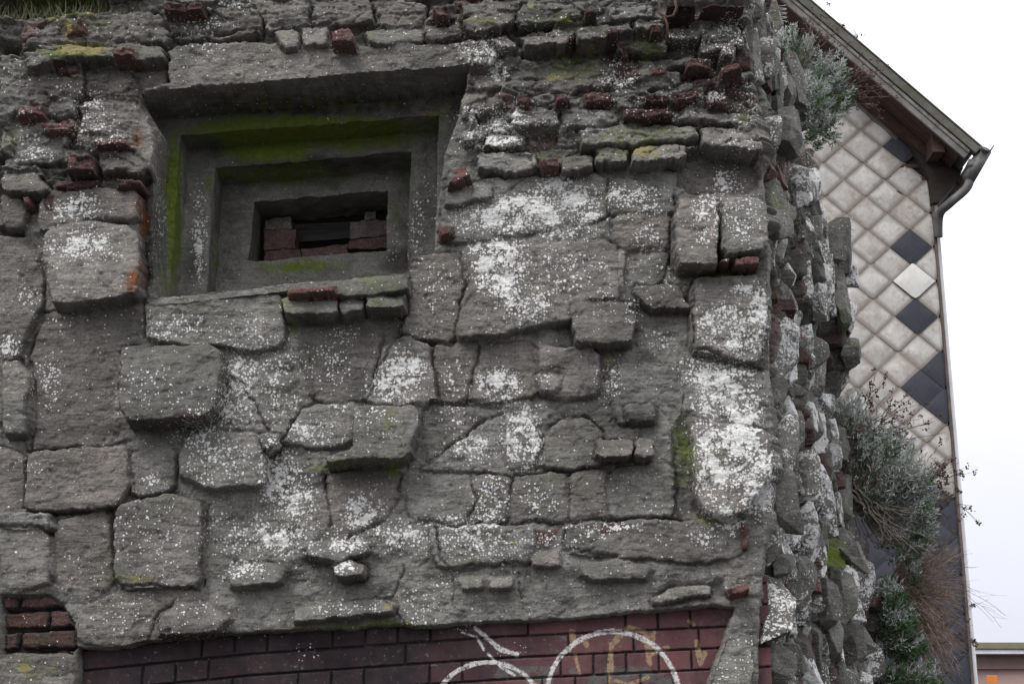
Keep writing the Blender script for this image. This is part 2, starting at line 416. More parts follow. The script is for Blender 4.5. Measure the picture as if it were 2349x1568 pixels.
S('1018,428 1062,421 1130,421 1128,448 1022,466', .08, .02)
S('1440,165 1560,160 1562,200 1442,204', .05, .03)
S('1415,85 1530,92 1530,120 1418,125', .04, .03)
# -- bricks showing through
def Bk(poly, h, r=.008, **o): S(poly, h, r, 'b', **o)
Bk('148,56 198,53 200,78 150,80', .07); Bk('247,97 300,93 303,118 250,122', .20); Bk('125,152 182,150 182,171 128,173', .065)
Bk('35,243 105,238 103,264 36,269', .09, tone=1.5); Bk('92,281 170,272 176,290 160,303 95,304', .09); Bk('205,314 288,308 290,328 210,334', .13)
Bk('143,347 205,344 212,386 146,391', .17, tone=.7); Bk('120,413 232,411 222,430 125,434', .06); Bk('263,404 325,411 325,428 266,427', .10)
Bk('48,449 72,449 72,474 55,476', .08); Bk('100,452 118,450 116,480 102,480', .07)
Bk('650,651 770,643 772,663 655,672', .21, tone=1.4); Bk('752,60 800,50 812,78 813,96 757,86', .20, tone=1.1)
Bk('985,2 1030,0 1032,26 1000,31', .17, tone=1.5); Bk('368,-5 410,-5 470,-2 465,18 400,22 372,20', .16, tone=.8)
Bk('1655,583 1681,583 1680,600 1657,602', .14); Bk('1688,580 1748,579 1747,604 1690,604', .15, tone=1.1)
Bk('1180,218 1213,215 1214,240 1183,242', .08); Bk('1270,216 1303,214 1303,240 1272,241', .08, tone=1.2); Bk('1337,210 1400,207 1400,236 1340,238', .08, tone=1.2)
Bk('1475,216 1535,214 1535,232 1477,234', .09); Bk('1547,210 1605,206 1604,228 1549,230', .10); Bk('1625,208 1660,205 1680,215 1678,236 1630,236', .12)
Bk('1420,248 1540,246 1540,270 1424,273', .08, tone=.6); Bk('1577,124 1635,121 1634,150 1576,150', .16, tone=.9); Bk('1652,140 1697,133 1712,158 1662,164', .19)
Bk('1235,355 1285,352 1287,378 1238,380', .12, tone=1.2); Bk('1042,376 1073,373 1085,398 1046,420 1022,424', .12, tone=1.3)
Bk('1005,517 1038,514 1040,540 1008,546', .08, tone=1.3); Bk('1227,1217 1280,1212 1274,1236 1236,1246', .0, .02, tone=.8); Bk('1380,1202 1432,1198 1425,1216 1384,1224', .02)
Bk('1672,1342 1722,1328 1728,1358 1682,1364', .12, tone=1.1); Bk('1420,105 1445,102 1446,140 1424,142', .02, tone=1.1); Bk('1340,15 1372,12 1372,30 1342,32', .15)
Bk('1390,52 1420,48 1420,74 1392,76', .175, tone=.8); Bk('1492,44 1524,42 1524,66 1494,68', .175, tone=.7); Bk('1590,185 1640,183 1640,200 1592,202', .06)
Bk('1490,155 1530,152 1530,172 1492,174', .07); Bk('1530,0 1600,0 1600,8 1532,10', .20, tone=.6); Bk('1610,0 1715,0 1715,12 1612,12', .19, tone=.5)
Bk('1430,160 1470,158 1472,176 1434,178', .06); Bk('1700,1200 1716,1198 1718,1262 1704,1262', .03); Bk('1300,70 1316,66 1316,86 1302,88', .155, tone=.6)
# grooves (cracks and joints): polyline, width m, depth m
CR = [(pl(s), w_, d_) for s, w_, d_ in [
 ('95,720 60,815 72,870 70,1030', .010, .02), ('60,1035 250,1018 300,1005', .009, .02), ('330,690 332,780', .008, .015), ('515,850 560,880 590,940 612,985', .009, .016),
 ('650,1020 660,970 690,935 740,922 820,922', .009, .02), ('930,765 890,800 870,850 850,900 840,920', .010, .022), ('920,765 985,785 1045,785', .008, .02), ('985,790 1000,860 1012,925', .009, .02),
 ('1098,790 1090,850 1075,925', .009, .02), ('945,925 1080,928 1200,930', .009, .018), ('965,1075 1040,1015 1110,960 1165,938', .011, .024), ('1165,940 1215,960 1245,1010', .009, .012),
 ('1232,1072 1245,1005 1285,958 1345,952 1388,985', .010, .02), ('965,1081 1180,1086 1380,1072', .008, .016), ('1080,1090 1095,1140 1072,1195', .010, .02), ('1180,1092 1165,1195', .010, .018),
 ('1303,1080 1303,1192', .007, .014), ('940,1200 1160,1200 1400,1192 1550,1188 1700,1190', .009, .018), ('925,1085 918,1135 880,1192 800,1228', .012, .022), ('745,1085 760,1205', .009, .018),
 ('1000,1210 1010,1280 1035,1300 1120,1300 1220,1292', .010, .02), ('1295,1210 1300,1262 1420,1272', .010, .018), ('1590,640 1590,800', .009, .02), ('1590,802 1660,820 1745,845', .010, .024),
 ('1395,410 1400,490', .008, .012), ('1150,445 1200,405', .008, .01), ('1545,450 1540,600', .01, .02), ('1650,450 1647,520 1655,575', .009, .02), ('1410,830 1560,840', .007, .012), ('1415,835 1405,960', .007, .012),
 ('1560,840 1570,900 1560,960', .006, .01), ('1055,580 1068,640 1050,710 1042,780', .009, .018), ('470,1150 465,1340', .008, .014), ('255,1170 260,1350', .010, .018), ('270,1350 350,1345 450,1348', .008, .016),
 ('345,1470 352,1420 395,1378', .008, .014), ('120,1175 120,1330', .010, .016), ('0,1212 60,1210 115,1222', .009, .018), ('880,1375 925,1425 940,1440', .009, .018), ('1035,1310 1045,1400', .008, .014),
 ('1190,1310 1200,1400', .005, .008), ('710,820 722,915', .006, .01), ('1060,860 1140,700', .003, .003), ('930,1300 900,1370', .008, .012), ('200,145 200,220', .006, .012), ('388,90 600,75', .012, .03),
 ('600,60 600,85', .008, .02), ('708,0 716,55', .01, .02), ('852,0 860,60', .012, .03), ('980,0 972,60', .012, .03), ('1540,960 1560,1185', .02, .02), ('1085,420 1080,480', .006, .01), ('300,1030 305,1140', .008, .014)]]
# recesses: polygon, depth, radius
RE = [(pl(s), d_, r_) for s, d_, r_ in [
 ('0,97 45,105 50,125 0,126', -.16, .03), ('0,529 55,532 62,545 0,545', -.06, .015), ('0,380 60,380 100,391 0,391', -.05, .01), ('320,395 345,400 350,470 345,640 330,672 322,600', -.05, .04),
 ('1545,960 1580,960 1600,1130 1612,1184 1555,1188', -.03, .03), ('1490,1385 1540,1345 1655,1330 1660,1370 1560,1380', -.04, .02), ('1520,12 1710,16 1705,40 1540,45', -.06, .02),
 ('1640,125 1655,130 1660,165 1642,160', -.07, .01), ('1230,105 1420,95 1560,120 1560,150 1230,148', -.02, .04), ('590,1035 650,1030 640,1060 600,1062', -.03, .03), ('700,1290 755,1285 760,1300 715,1305', -.02, .02),
 ('110,1166 225,1162 250,1165 240,1176 115,1182', -.04, .01), ('0,0 250,0 250,25 90,40 0,40', -.22, .03), ('1462,1012 1494,1012 1494,1042 1462,1042', .06, .008)]]
HOLE = pl('322,224 1080,160 1062,225 1040,290 1018,350 1008,430 1000,500 996,578 940,590 938,624 820,634 642,650 358,688 352,640 348,450 352,380 366,300')
LOWCUT = pl('168,1484 250,1482 340,1466 480,1452 670,1440 910,1430 1000,1430 1270,1415 1500,1395 1640,1384 1695,1384 1690,1405 1655,1490 1628,1568 1610,1640 168,1640')
LEFTBR = pl('0,1362 105,1360 145,1382 172,1425 178,1490 165,1502 0,1502')
# surface growth and dark patches: u, v, ru, rv, amount
LI = [tuple(map(float, s.split(','))) for s in '''
180,480,70,32,.8 190,560,95,45,.7 110,600,40,40,.3 60,680,30,40,.55 30,800,35,40,.75 115,870,45,60,.55 125,910,30,40,.5 140,740,40,15,.4 65,1070,60,20,.4 400,745,80,35,.65 560,760,90,40,.5 340,850,60,20,.4
330,900,150,70,.25 560,860,60,80,.75 620,850,90,100,.55 540,930,60,60,.7 650,930,60,60,.5 690,830,60,60,.4 460,990,70,60,.6 500,1060,90,60,.55 640,1080,60,90,.75 680,1140,60,80,.75 640,1220,90,50,.85 560,1240,90,50,.55 500,1220,60,60,.4 350,1110,40,25,.6
350,1230,110,110,.38 560,1300,60,30,.75 300,1400,90,60,.35 440,1390,60,40,.3 760,820,60,70,.5 790,760,50,25,.5 930,850,60,60,.85 900,890,70,40,.8 1045,870,45,50,.45 730,980,70,45,.75 780,940,40,20,.7 860,960,60,40,.45 880,1000,40,30,.35
830,1170,50,50,.95 800,1200,40,25,.7 1030,960,60,40,.45 1080,1030,70,40,.75 1145,885,60,45,1.05 1110,870,30,30,.9 1190,1020,55,60,1.1 1200,960,40,40,.85 1130,1140,45,60,.95 1230,1150,50,50,.55 1060,1200,110,22,.8 1110,1240,140,45,.7 940,1230,70,50,.65 900,1230,60,30,.7
800,1250,60,30,.7 790,1300,30,20,1.1 800,1390,120,20,.45 960,1390,60,50,.5 1000,1340,50,30,.35 1400,870,35,45,.7 1250,860,30,30,.35 1380,1210,120,20,.6 1410,1210,25,12,.9 1480,1225,60,20,.3 1640,1060,55,110,.95 1700,1040,60,90,1.15 1740,1100,50,90,1.2 1660,1180,50,50,.8 1620,1230,60,30,.6
1660,880,80,60,1.1 1600,850,50,50,.6 1640,920,60,45,1.0 1700,930,50,70,1.15 1672,755,66,62,1.15 1700,665,35,22,.85 1740,740,30,90,1.1 1665,420,40,35,.85 1620,490,45,60,.75 1700,500,60,55,.55 1620,540,30,30,.5 1485,550,45,30,.6
1240,480,150,38,1.1 1170,500,90,40,1.15 1330,450,80,40,.85 1280,430,70,30,.95 1450,450,80,30,.8 1480,480,70,25,.6 1080,500,45,35,.75 1280,530,110,25,.75 1150,620,70,90,.95 1200,690,70,60,.9 1280,620,90,60,.55 1350,600,50,30,.5 1120,570,60,20,.8 1380,680,60,60,.3 1010,640,60,60,.45 1000,700,50,50,.3 970,760,40,20,.3
1460,720,25,40,.6 1510,780,50,40,.4 1150,300,60,35,1.05 1120,320,60,30,.95 1180,270,40,40,.8 1110,120,60,45,.75 1080,100,70,25,.6 1140,160,30,30,.9 1290,300,120,30,.35 1100,260,70,30,.6 1420,180,60,40,.6 1400,150,30,30,.6 1500,240,200,60,.3 1640,110,60,50,.55 1690,70,60,50,.6 1700,250,40,60,.6 1560,90,60,30,.45 1640,220,40,25,.8 1690,330,50,40,.4
450,70,60,30,.6 480,50,60,20,.5 540,10,50,15,.6 470,115,60,30,.35 720,60,200,50,.12 560,140,260,50,.12 210,260,50,50,.6 215,300,70,40,.6 70,320,40,60,.55 80,350,50,30,.6 60,255,40,20,.35 150,210,60,30,.25 280,300,60,60,.2 370,500,14,110,.5 458,540,18,110,.9 955,520,22,90,.4 985,440,20,80,.25 900,560,20,60,.2
440,1180,60,40,.2 680,1260,80,40,.45 480,1450,200,30,.25 1270,1240,60,25,.5 1280,880,60,60,.15 1500,1100,200,80,.08 1500,640,120,80,.22 200,1300,70,60,.22 80,1260,70,60,.12 700,1500,40,25,.6 1160,1490,60,30,.35 1070,1440,40,14,.5 1260,70,100,30,.3 950,60,120,30,.2 60,170,70,60,.2 130,50,60,20,.3 300,70,100,30,.25'''.split()]
MO = [tuple(map(float, s.split(','))) for s in '''
700,300,340,45,1.25 700,235,300,18,.6 500,600,20,80,.5 620,340,140,40,1.3 820,320,200,40,.8 640,400,250,40,.7 400,480,22,220,1.2 395,640,30,50,.6 480,420,20,60,.6 1000,280,40,60,.6 930,400,30,60,.5 900,500,30,80,.45 700,430,200,30,.35 700,610,130,22,.8 860,670,90,50,.35 850,640,80,20,.45 660,700,30,40,.5 670,760,14,40,.7
910,970,60,60,.35 900,1070,40,50,.5 760,1070,80,16,.6 1570,1050,40,120,.6 1640,1050,40,90,.35 1620,1190,60,20,.5 860,1430,160,16,.7 300,1325,80,12,.5 1450,350,130,30,.45 1480,310,160,40,.5 1300,150,120,50,.5 1300,60,140,40,.4 160,120,130,18,.6 200,60,120,30,.4 60,1450,90,50,.3 240,1500,100,20,.5
20,320,25,40,.5 900,80,120,20,.3 1100,50,80,14,.5 120,15,140,30,1.0 1640,630,110,20,.4 1720,1540,60,60,.3 700,1440,120,20,.4 1120,400,80,20,.3 260,560,60,30,.15 80,1530,80,40,.5 1480,110,120,50,.45 1250,340,200,60,.35 1700,250,50,60,.4'''.split()]
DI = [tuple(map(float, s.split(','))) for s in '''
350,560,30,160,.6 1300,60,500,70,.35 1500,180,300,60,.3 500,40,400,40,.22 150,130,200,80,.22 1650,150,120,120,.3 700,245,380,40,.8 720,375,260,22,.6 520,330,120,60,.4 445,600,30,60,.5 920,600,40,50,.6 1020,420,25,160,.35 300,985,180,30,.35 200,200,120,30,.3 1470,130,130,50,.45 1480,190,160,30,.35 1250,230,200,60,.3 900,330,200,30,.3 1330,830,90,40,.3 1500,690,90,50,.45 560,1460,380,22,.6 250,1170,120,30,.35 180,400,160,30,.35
620,1020,40,40,.4 770,1090,160,30,.35 1420,1075,110,20,.4 1650,630,120,22,.45 700,730,90,25,.4 120,440,160,20,.3 690,1300,60,30,.4 1450,1000,140,120,.22 420,960,60,30,.3 90,1480,90,60,.35 300,1200,40,120,.2 960,500,50,120,.25 530,520,50,140,.25 1300,960,120,60,.2'''.split()]  # dark patches: stains along the top, darker slit undersides and under ledges
YE = [tuple(map(float, s.split(','))) for s in '''165,104,40,14,1.2 210,108,50,14,1.0 150,60,12,10,1.6 158,72,8,8,1.6 205,36,12,7,1.6 1222,15,10,10,1.4 1480,345,40,20,1.0 1355,120,18,18,1.1 1270,180,20,10,.9 889,1390,9,9,1.7 60,1532,14,14,1.6 1395,828,16,14,.9 1640,1060,30,70,.35 1300,50,10,8,1.2
640,1018,6,6,1.4 720,605,60,18,.45 1000,250,60,20,.5 180,180,60,30,.35 1180,1245,6,6,1.3 310,1328,50,8,.8 900,960,60,50,.3'''.split()]
RU = [tuple(map(float, s.split(','))) for s in '''310,620,22,50,1.1 330,500,18,60,.8 300,655,40,22,.7 320,320,16,30,.7 318,470,14,30,.9 670,300,80,8,.3 860,310,60,8,.5 460,965,12,20,.9 400,960,60,10,.35'''.split()]
BN = [tuple(map(float, s.split(','))) for s in '''1000,700,60,100,.5 170,900,120,130,.4 900,800,120,100,.3 600,130,300,60,.4 30,700,60,120,.5 1200,850,200,60,.4'''.split()]
def field(L, u, v, soft=.55):
    out = np.zeros(u.shape)
    for (cu, cv, ru, rv, a) in L:
        m_ = (np.abs(u-cu) < ru*1.5) & (np.abs(v-cv) < rv*1.5)
        if not m_.any(): continue
        d = np.sqrt(((u[m_]-cu)/ru)**2+((v[m_]-cv)/rv)**2)
        out[m_] = np.maximum(out[m_], a*(1-sstep(soft*.8 if soft else .28, 1.3 if soft else 1.5, d)))
    return out
def paint(X, Y, Z, brick=None, tone=None, base_lich=.12, dirt_dark0=None, wob=14):
    u, v = project(X, Y, Z)
    uw = u+wob*fbm(X, Z, 9, 9, 501, 3); vw = v+wob*fbm(X, Z, 9, 9, 502, 3)
    A = np.zeros(X.shape+(4,)); B = np.zeros(X.shape+(4,))
    A[..., 0] = np.maximum(np.minimum(field(LI, uw, vw, 0.)*1.48, 1.22), base_lich); A[..., 1] = np.clip(field(MO, uw, vw, .3), 0, 1)
    A[..., 2] = np.clip(1.25*field(DI, uw, vw, .2)+(0 if dirt_dark0 is None else dirt_dark0), 0, .85)
    A[..., 3] = 1 if tone is None else tone
    if brick is not None: B[..., 0] = brick
    B[..., 1] = field(BN, uw, vw, .2); B[..., 2] = field(YE, uw, vw, .6); B[..., 3] = field(RU, uw, vw, .3)
    return A, B

# ------------------------------------------------------------------ bunker
BUNK = empty('bunker', (0, 1.2, 0), label='ruined bunker disguised with rough grey stone blocks, lichen and a stepped gun slit', cat='bunker')
DX = .005; DS = .008
zs = np.arange(1.60, 5.42, DX)
cu = np.interp(zs, [0, 1], [0, 1])
# the front corner and the far end of the flank, traced down the picture
cvv = np.array([-80, 60, 200, 330, 470, 620, 700, 800, 900, 1000, 1200, 1300, 1400, 1568, 1700]); cuu = np.array([1700, 1712, 1728, 1742, 1757, 1762, 1762, 1765, 1768, 1772, 1764, 1750, 1742, 1740, 1740])
cx, cz = cast(cuu, cvv, 0.0); o_ = np.argsort(cz); XC = np.interp(zs, cz[o_], cx[o_])
DEPTH = 2.55
evv = np.array([-80, 0, 60, 150, 250, 330, 480, 560, 600, 860, 920, 1100, 1240, 1350, 1450, 1568, 1700]); euu = np.array([1725, 1732, 1738, 1768, 1822, 1855, 1890, 1915, 1970, 1982, 1945, 1962, 1985, 2022, 2046, 2052, 2052])-4
ex, ez = cast(euu, evv, DEPTH); o_ = np.argsort(ez); XE = np.interp(zs, ez[o_], ex[o_])
pf = np.arange(-3.85, 0, DX); NF = len(pf)
ps = np.arange(0, 2.75, DS); NS = len(ps)
ZF, PF = np.meshgrid(zs, pf, indexing='ij'); XF = PF+XC[:, None]
H = .040*fbm(XF, ZF, 3.0, 3.0, 1, 3)+.014*fbm(XF, ZF, 14, 18, 5, 5, .6)
# coursed rubble, used for the upper part of the front and all of the flank
def rubble(s, z, seed, hh=.115, ll=.27, amp=.10, warp=.03, jd=.022):
    zw = z+warp*fbm(s, z, 2.5, 2.5, seed+1, 3); sw = s+warp*fbm(s, z, 3, 5, seed+2, 3)
    rowf = zw/hh+.35*fbm(s*0, zw, 1, 4, seed+9, 1); row = np.floor(rowf); fr = rowf-row
    L = ll*(.6+.9*hash2(row, row*0+3, seed)); cf = sw/L+hash2(row, row*0+7, seed)*5; c_ = np.floor(cf); fc = cf-c_
    hr = hash2(row, c_, seed+4)
    edge = np.minimum(np.minimum(fr, 1-fr)*hh, np.minimum(fc, 1-fc)*L)
    pr = sstep(.0, .028, edge)
    hgt = (hr**1.5)*amp
    h = -jd*(1-pr)+hgt*pr
    brickm = (hash2(row, c_, seed+6) > .80) & (pr > .35)
    return h, brickm, hr, pr
xw_ = XF+.03*fbm(XF, ZF, 5, 9, 201, 3); zw_ = ZF+.02*fbm(XF, ZF, 4, 6, 203, 3)-.03*XF
hA, rA, eA = facets(xw_, zw_, .19, .082, 211, .5, .075, .014, .018, 1.4); hB, rB, eB = facets(xw_+2, zw_+3, .07, .038, 221, .6, .022, .006, .006)
h_r = hA+hB*.8; hr_r = rA; bm_r = (rA > .83)
uF, vF = project(XF, 0*XF, ZF)
vtop = np.interp(uF, [0, 320, 330, 1030, 1100, 1560, 1760], [440, 430, 90, 90, 392, 395, 395])
wr = 1-sstep(-25, 15, vF-vtop)
H = H*(1-.3*wr)+wr*(h_r*.85-.012+.03*fbm(XF, ZF, 6, 11, 23, 4, .6))
BR = (bm_r & (wr > .8)).astype(float)*.7
PID = np.zeros(XF.shape, int); TONE = 1+.16*fbm(XF, ZF, 3, 3, 77, 2); DIRT_DARK = np.zeros(XF.shape); MOSSX = np.zeros(XF.shape); BRN = np.zeros(XF.shape)
wx = .011*fbm(XF, ZF, 13, 13, 31, 3)+.004*fbm(XF, ZF, 60, 60, 33, 2); wz = .010*fbm(XF, ZF, 13, 13, 32, 3)+.004*fbm(XF, ZF, 60, 60, 34, 2)
XW = XF+wx; ZW = ZF+wz
def window(P, pad):
    x0, x1 = P[:, 0].min()-pad, P[:, 0].max()+pad; z0, z1 = P[:, 1].min()-pad, P[:, 1].max()+pad
    i0 = max(0, int((z0-zs[0])/DX)); i1 = min(len(zs), int((z1-zs[0])/DX)+2)
    if i1 <= i0: return None
    xcm = XC[i0:i1]; j0 = max(0, int((x0-xcm.max()-pf[0])/DX)); j1 = min(NF, int((x1-xcm.min()-pf[0])/DX)+2)
    return (slice(i0, i1), slice(j0, j1)) if j1 > j0 else None
def toxz(P, h):
    x, z = cast(P[:, 0], P[:, 1], -h); return np.stack([x, z], 1)
for P, d_, r_ in RE:
    Q = chaikin(toxz(P, max(d_, -.03)), 1); W = window(Q, .05)
    if W is None: continue
    m_ = sstep(-r_, r_, sdf(Q, XW[W], ZW[W])); H[W] = H[W]*(1-m_)+(d_+H[W]*.6)*m_; DIRT_DARK[W] = np.maximum(DIRT_DARK[W], m_*.35)  # each recess is also darkened over its whole shape
for n_, (k, P, h, r_, o) in enumerate(ST):
    z_hi, z_lo = P[:, 1].min(), P[:, 1].max(); tilt = .62 if (k == 's' and h > .05) else 0.
    hv = h*(1-tilt*(1-(P[:, 1]-z_hi)/(z_lo-z_hi))); Q = np.concatenate([toxz(P[i_:i_+1], hv[i_]) for i_ in range(len(P))])
    if k == 's': Q = chaikin(Q, 1)
    W = window(Q, .06); r_ = r_*(.42 if k == 's' else 1)
    if W is None: continue
    vm = P[:, 1].mean(); f_ = .8 if k == 'b' else (1.7 if vm < 420 else 1.); h = h*(.72 if vm < 420 else .84) if (k == 's' and h > .05) else h; h = h*.8 if (k == 'b' and h > .1) else h
    d = sdf(Q, XF[W]+wx[W]*f_, ZF[W]+wz[W]*f_)+(0 if k != 's' else (.013 if h <= .05 else .006))
    sd_ = 900+n_*7
    rough = (.012 if h > .05 else .006) if k == 's' else (.012 if k == 'b' else .006)
    tz = np.clip((ZF[W]-Q[:, 1].min())/(np.ptp(Q[:, 1])+1e-6), 0, 1)
    top = h*(1-tilt*tz**1.3)+rough*fbm(XF[W], ZF[W], 8, 15, sd_, 5, .55)+(.016 if k == 's' else .002)*fbm(XF[W], ZF[W], 3, 3, sd_+2, 2)
    if k == 's': top = top+.5*r_*sstep(0, r_*3, d)-.5*r_                       # a slight belly
    inb = (d > 0)
    # the underside is cut back sharper than the rounded top edge
    m_ = sstep(0, r_, d)
    H[W] = np.where(inb, H[W]*(1-m_)+top*m_, H[W])
    g = o.get('g', .007 if k == 's' else .005)
    H[W] -= g*sstep(-.35, .5, fbm(XF[W], ZF[W], 5, 5, 63, 2))*1.3*np.exp(-(np.abs(d)/.006)**2)*(d < .004)
    PID[W] = np.where(inb, n_+1, PID[W])
    tn = o.get('tone', .74+.5*random.random()) if k != 'l' else 1.05
    TONE[W] = np.where(inb, tn+(TONE[W]-1)*.5, TONE[W])
    BR[W] = np.where(d > -.002, 1. if k == 'b' else 0., BR[W])
    DIRT_DARK[W] = np.maximum(DIRT_DARK[W]*(~inb | (d < r_*.6)), .22*sstep(-.35, .5, fbm(XF[W], ZF[W], 5, 5, 63, 2))*np.exp(-(np.abs(d)/.006)**2))
    if 'moss' in o: MOSSX[W] = np.where(inb, o['moss'], MOSSX[W])
    o.setdefault('brown', random.choice([0, 0, .3, .6, .9]) if k == 's' else 0)
    if 'brown' in o: BRN[W] = np.where(inb, o['brown'], BRN[W])
for P, w_, d_ in CR:
    Q = toxz(P, .02); W = window(Q, .06)
    if W is None: continue
    d = linedist(Q, XW[W]+wx[W]*.5, ZW[W]+wz[W]*.5); vary = .55+.8*np.clip(fbm(XF[W], ZF[W], 9, 9, 61, 2)+.5, 0, 1)
    H[W] -= .8*d_*vary*np.exp(-(d/(w_*.6))**2); DIRT_DARK[W] = np.maximum(DIRT_DARK[W], .55*vary*np.exp(-(d/(w_*.5))**2))
# strata and pitting
H += .0045*fbm(XF, ZF, 7, 34, 41, 4, .6)*(1+1.2*wr)+.0030*fbm(XF, ZF, 45, 45, 45, 3, .6)
pit = fbm(XF, ZF, 26, 26, 47, 2); H -= .007*sstep(.52, .8, pit)
fA, fR, fE = facets(XW*1., ZW*1., .085, .05, 231, .30, .006, .004, .003); fB, fR2, fE2 = facets(XF+wx*2, ZF+wz*2, .034, .022, 241, .35, .003, .003, .0015)
H += (fA+fB*.8)*(.45+.9*wr)+wr*.016*fbm(XF, ZF, 11, 17, 251, 4, .6)
# openings cut through the face
hole = sdf(toxz(HOLE, .02), XF+wx*.35, ZF+wz*.35); low = sdf(toxz(LOWCUT, .03), XF+wx*.8, ZF+wz*.8); lbr = sdf(toxz(LEFTBR, .0), XW, ZW)
H = np.where(hole > 0, H*(1-sstep(0, .010, hole))-.23*sstep(0, .010, hole), H)
H = np.where(low > 0, H*(1-sstep(0, .012, low))-.12*sstep(0, .012, low), H)
H = np.where(lbr > 0, H*(1-sstep(0, .012, lbr))-.05*sstep(0, .012, lbr), H)
bh = .078; zz = (ZF-.03*XF)/bh; rowl = np.floor(zz); fz = zz-rowl; cc = XF/.235+.5*(rowl % 2)+.2*hash2(rowl, rowl, 5); ccf = cc-np.floor(cc)
pb = sstep(0, .009, np.minimum(np.minimum(fz, 1-fz)*bh, np.minimum(ccf, 1-ccf)*.235)-.004+.006*fbm(XF, ZF, 30, 30, 91, 2))
hb = hash2(rowl, np.floor(cc), 8)
inl = lbr > .012
H = np.where(inl, -.075+pb*(.02+.05*hb)+.006*fbm(XF, ZF, 25, 25, 93, 3), H); BR = np.where(inl, pb, BR); PID = np.where(lbr > 0, 0, PID)
TONE = np.where(inl, .75, TONE)
DIRT_DARK = np.where(inl, .6*(1-pb)+.15, DIRT_DARK)
keepF = ~((hole > .0125) | (low > .014))
PID = np.where((hole > 0) | (low > 0), 0, PID)
# flank: plan direction from the corner to the far end, row by row
ddx = XE-XC; LEN = np.sqrt(ddx**2+DEPTH**2); dX = (ddx/LEN)[:, None]; dY = (DEPTH/LEN)[:, None]
SS, ZS = np.meshgrid(ps, zs, indexing='xy'); SSn = SS*(LEN[:, None]/2.72)
sw_ = SSn+.04*fbm(SSn, ZS, 6, 3, 261, 3)+.12*ZS; zw2 = ZS+.10*fbm(SSn, ZS, 4, 2, 263, 3)
h1, hr1, e1 = facets(sw_, zw2, .17, .40, 271, .9, .12, .025, .06, 1.1); h2, hr2, e2 = facets(sw_+5, zw2+2, .07, .19, 281, .9, .05, .010, .025, 1.); h3, hr3, e3 = facets(sw_*1.1, zw2+7, .035, .07, 291, .6, .012, .005, .005)
HS = (h1*.55+h2*.6+h3*.8)*(1-.4*sstep(1.3, 2.6, SSn))+.05*fbm(SSn, ZS, 2.5, 1.0, 71, 3)+.008*fbm(SSn, ZS, 14, 6, 75, 4, .6)-.095
bm1 = (hr2 > .80)
# traced cavities of the flank: centre (u, v), size along it and up it, depth
XS0 = XC[:, None]+dX*SSn; YS0 = dY*SSn; uS, vS = project(XS0, YS0, ZS)
for (a, b, ru, rv, d_) in [(1915, 800, 38, 125, .55), (1748, 940, 28, 45, .14), (1790, 640, 22, 60, .10), (1925, 1260, 26, 130, .22), (1745, 370, 22, 40, .12), (1900, 620, 16, 60, .16), (1815, 1190, 25, 60, .12), (1935, 1440, 16, 90, .2), (1820, 560, 16, 50, .1), (1830, 880, 18, 60, .12), (1775, 1290, 20, 50, .10), (1860, 1420, 22, 60, .12), (1790, 900, 12, 40, .06), (1850, 720, 14, 70, .08)]:
    q = np.sqrt(((uS-a+5*fbm(ZS, SSn, 7, 7, 83, 2))/ru)**2+((vS-b+12*fbm(ZS, SSn, 6, 6, 84, 2))/rv)**2); HS -= d_*(1-sstep(.35, 1.05, q))
wc = sstep(0, .16, SSn)
HC = H[:, -1][:, None]*np.ones_like(SSn)
HS = HC*(1-wc)+HS*wc
# bend the displacement direction round the corner
ang = sstep(0, .05, SSn)*1.0
nX = dY*ang; nY = -(1-ang)-dX*ang*1.0; nl = np.sqrt(nX**2+nY**2); nX /= nl; nY /= nl
# soften the front's own last columns
XFd = XF.copy(); YFd = -H
XS = XS0+nX*HS; YS = YS0+nY*HS
# assemble one grid
Xa = np.concatenate([XFd, XS[:, 1:]], 1); Ya = np.concatenate([YFd, YS[:, 1:]], 1); Za = np.concatenate([ZF, ZS[:, 1:]], 1)
brk = np.concatenate([BR, (.75*(bm1 & (wc > .9)))[:, 1:]], 1)
toneS = .85+.3*hr2; tone = np.concatenate([TONE, toneS[:, 1:]], 1)
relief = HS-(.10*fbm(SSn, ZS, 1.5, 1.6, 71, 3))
hollow_darkS = .5*(1-sstep(-.06, .05, relief))*wc  # flank colour darkens as the relief gets deeper
dirt_dark0 = np.concatenate([DIRT_DARK, hollow_darkS[:, 1:]], 1)
A, B = paint(Xa, Ya, Za, brk, np.clip(tone, .5, 1.6), dirt_dark0=dirt_dark0)
A[:, :NF, 1] = np.maximum(A[:, :NF, 1], MOSSX*.38); B[:, :NF, 1] = np.maximum(B[:, :NF, 1], BRN)
ls = sstep(-.22, .38, fbm(SSn, ZS, 7.0, 2.0, 88, 4, .65)+.55*(relief-.02)/.08)*1.35*wc; ls = ls*(hr1 > .18); ls = np.where(bm1, ls*.45, ls)
A[:, NF:, 0] = np.maximum(A[:, NF:, 0]*(1-wc[:, 1:]), ls[:, 1:])
ms = (1-sstep(.5, 1.1, np.sqrt(((uS-1930)/34)**2+((vS-1250)/120)**2)))*.65+.3*sstep(.05, .5, fbm(SSn, ZS, 2.5, 2.5, 89, 3)); A[:, NF:, 1] = np.clip(ms[:, 1:]*(1-ls[:, 1:]*.5), 0, 1)
A[:, NF:, 0] *= 1-np.clip((1-sstep(.5, 1.1, np.sqrt(((uS-1930)/34)**2+((vS-1250)/120)**2)))[:, 1:], 0, 1)
nr, nc = Xa.shape
V = np.stack([Xa, Ya, Za], -1).reshape(-1, 3); A = A.reshape(-1, 4); B = B.reshape(-1, 4)
idx = np.arange(nr*nc).reshape(nr, nc)
Fq = np.stack([idx[:-1, :-1], idx[:-1, 1:], idx[1:, 1:], idx[1:, :-1]], -1)
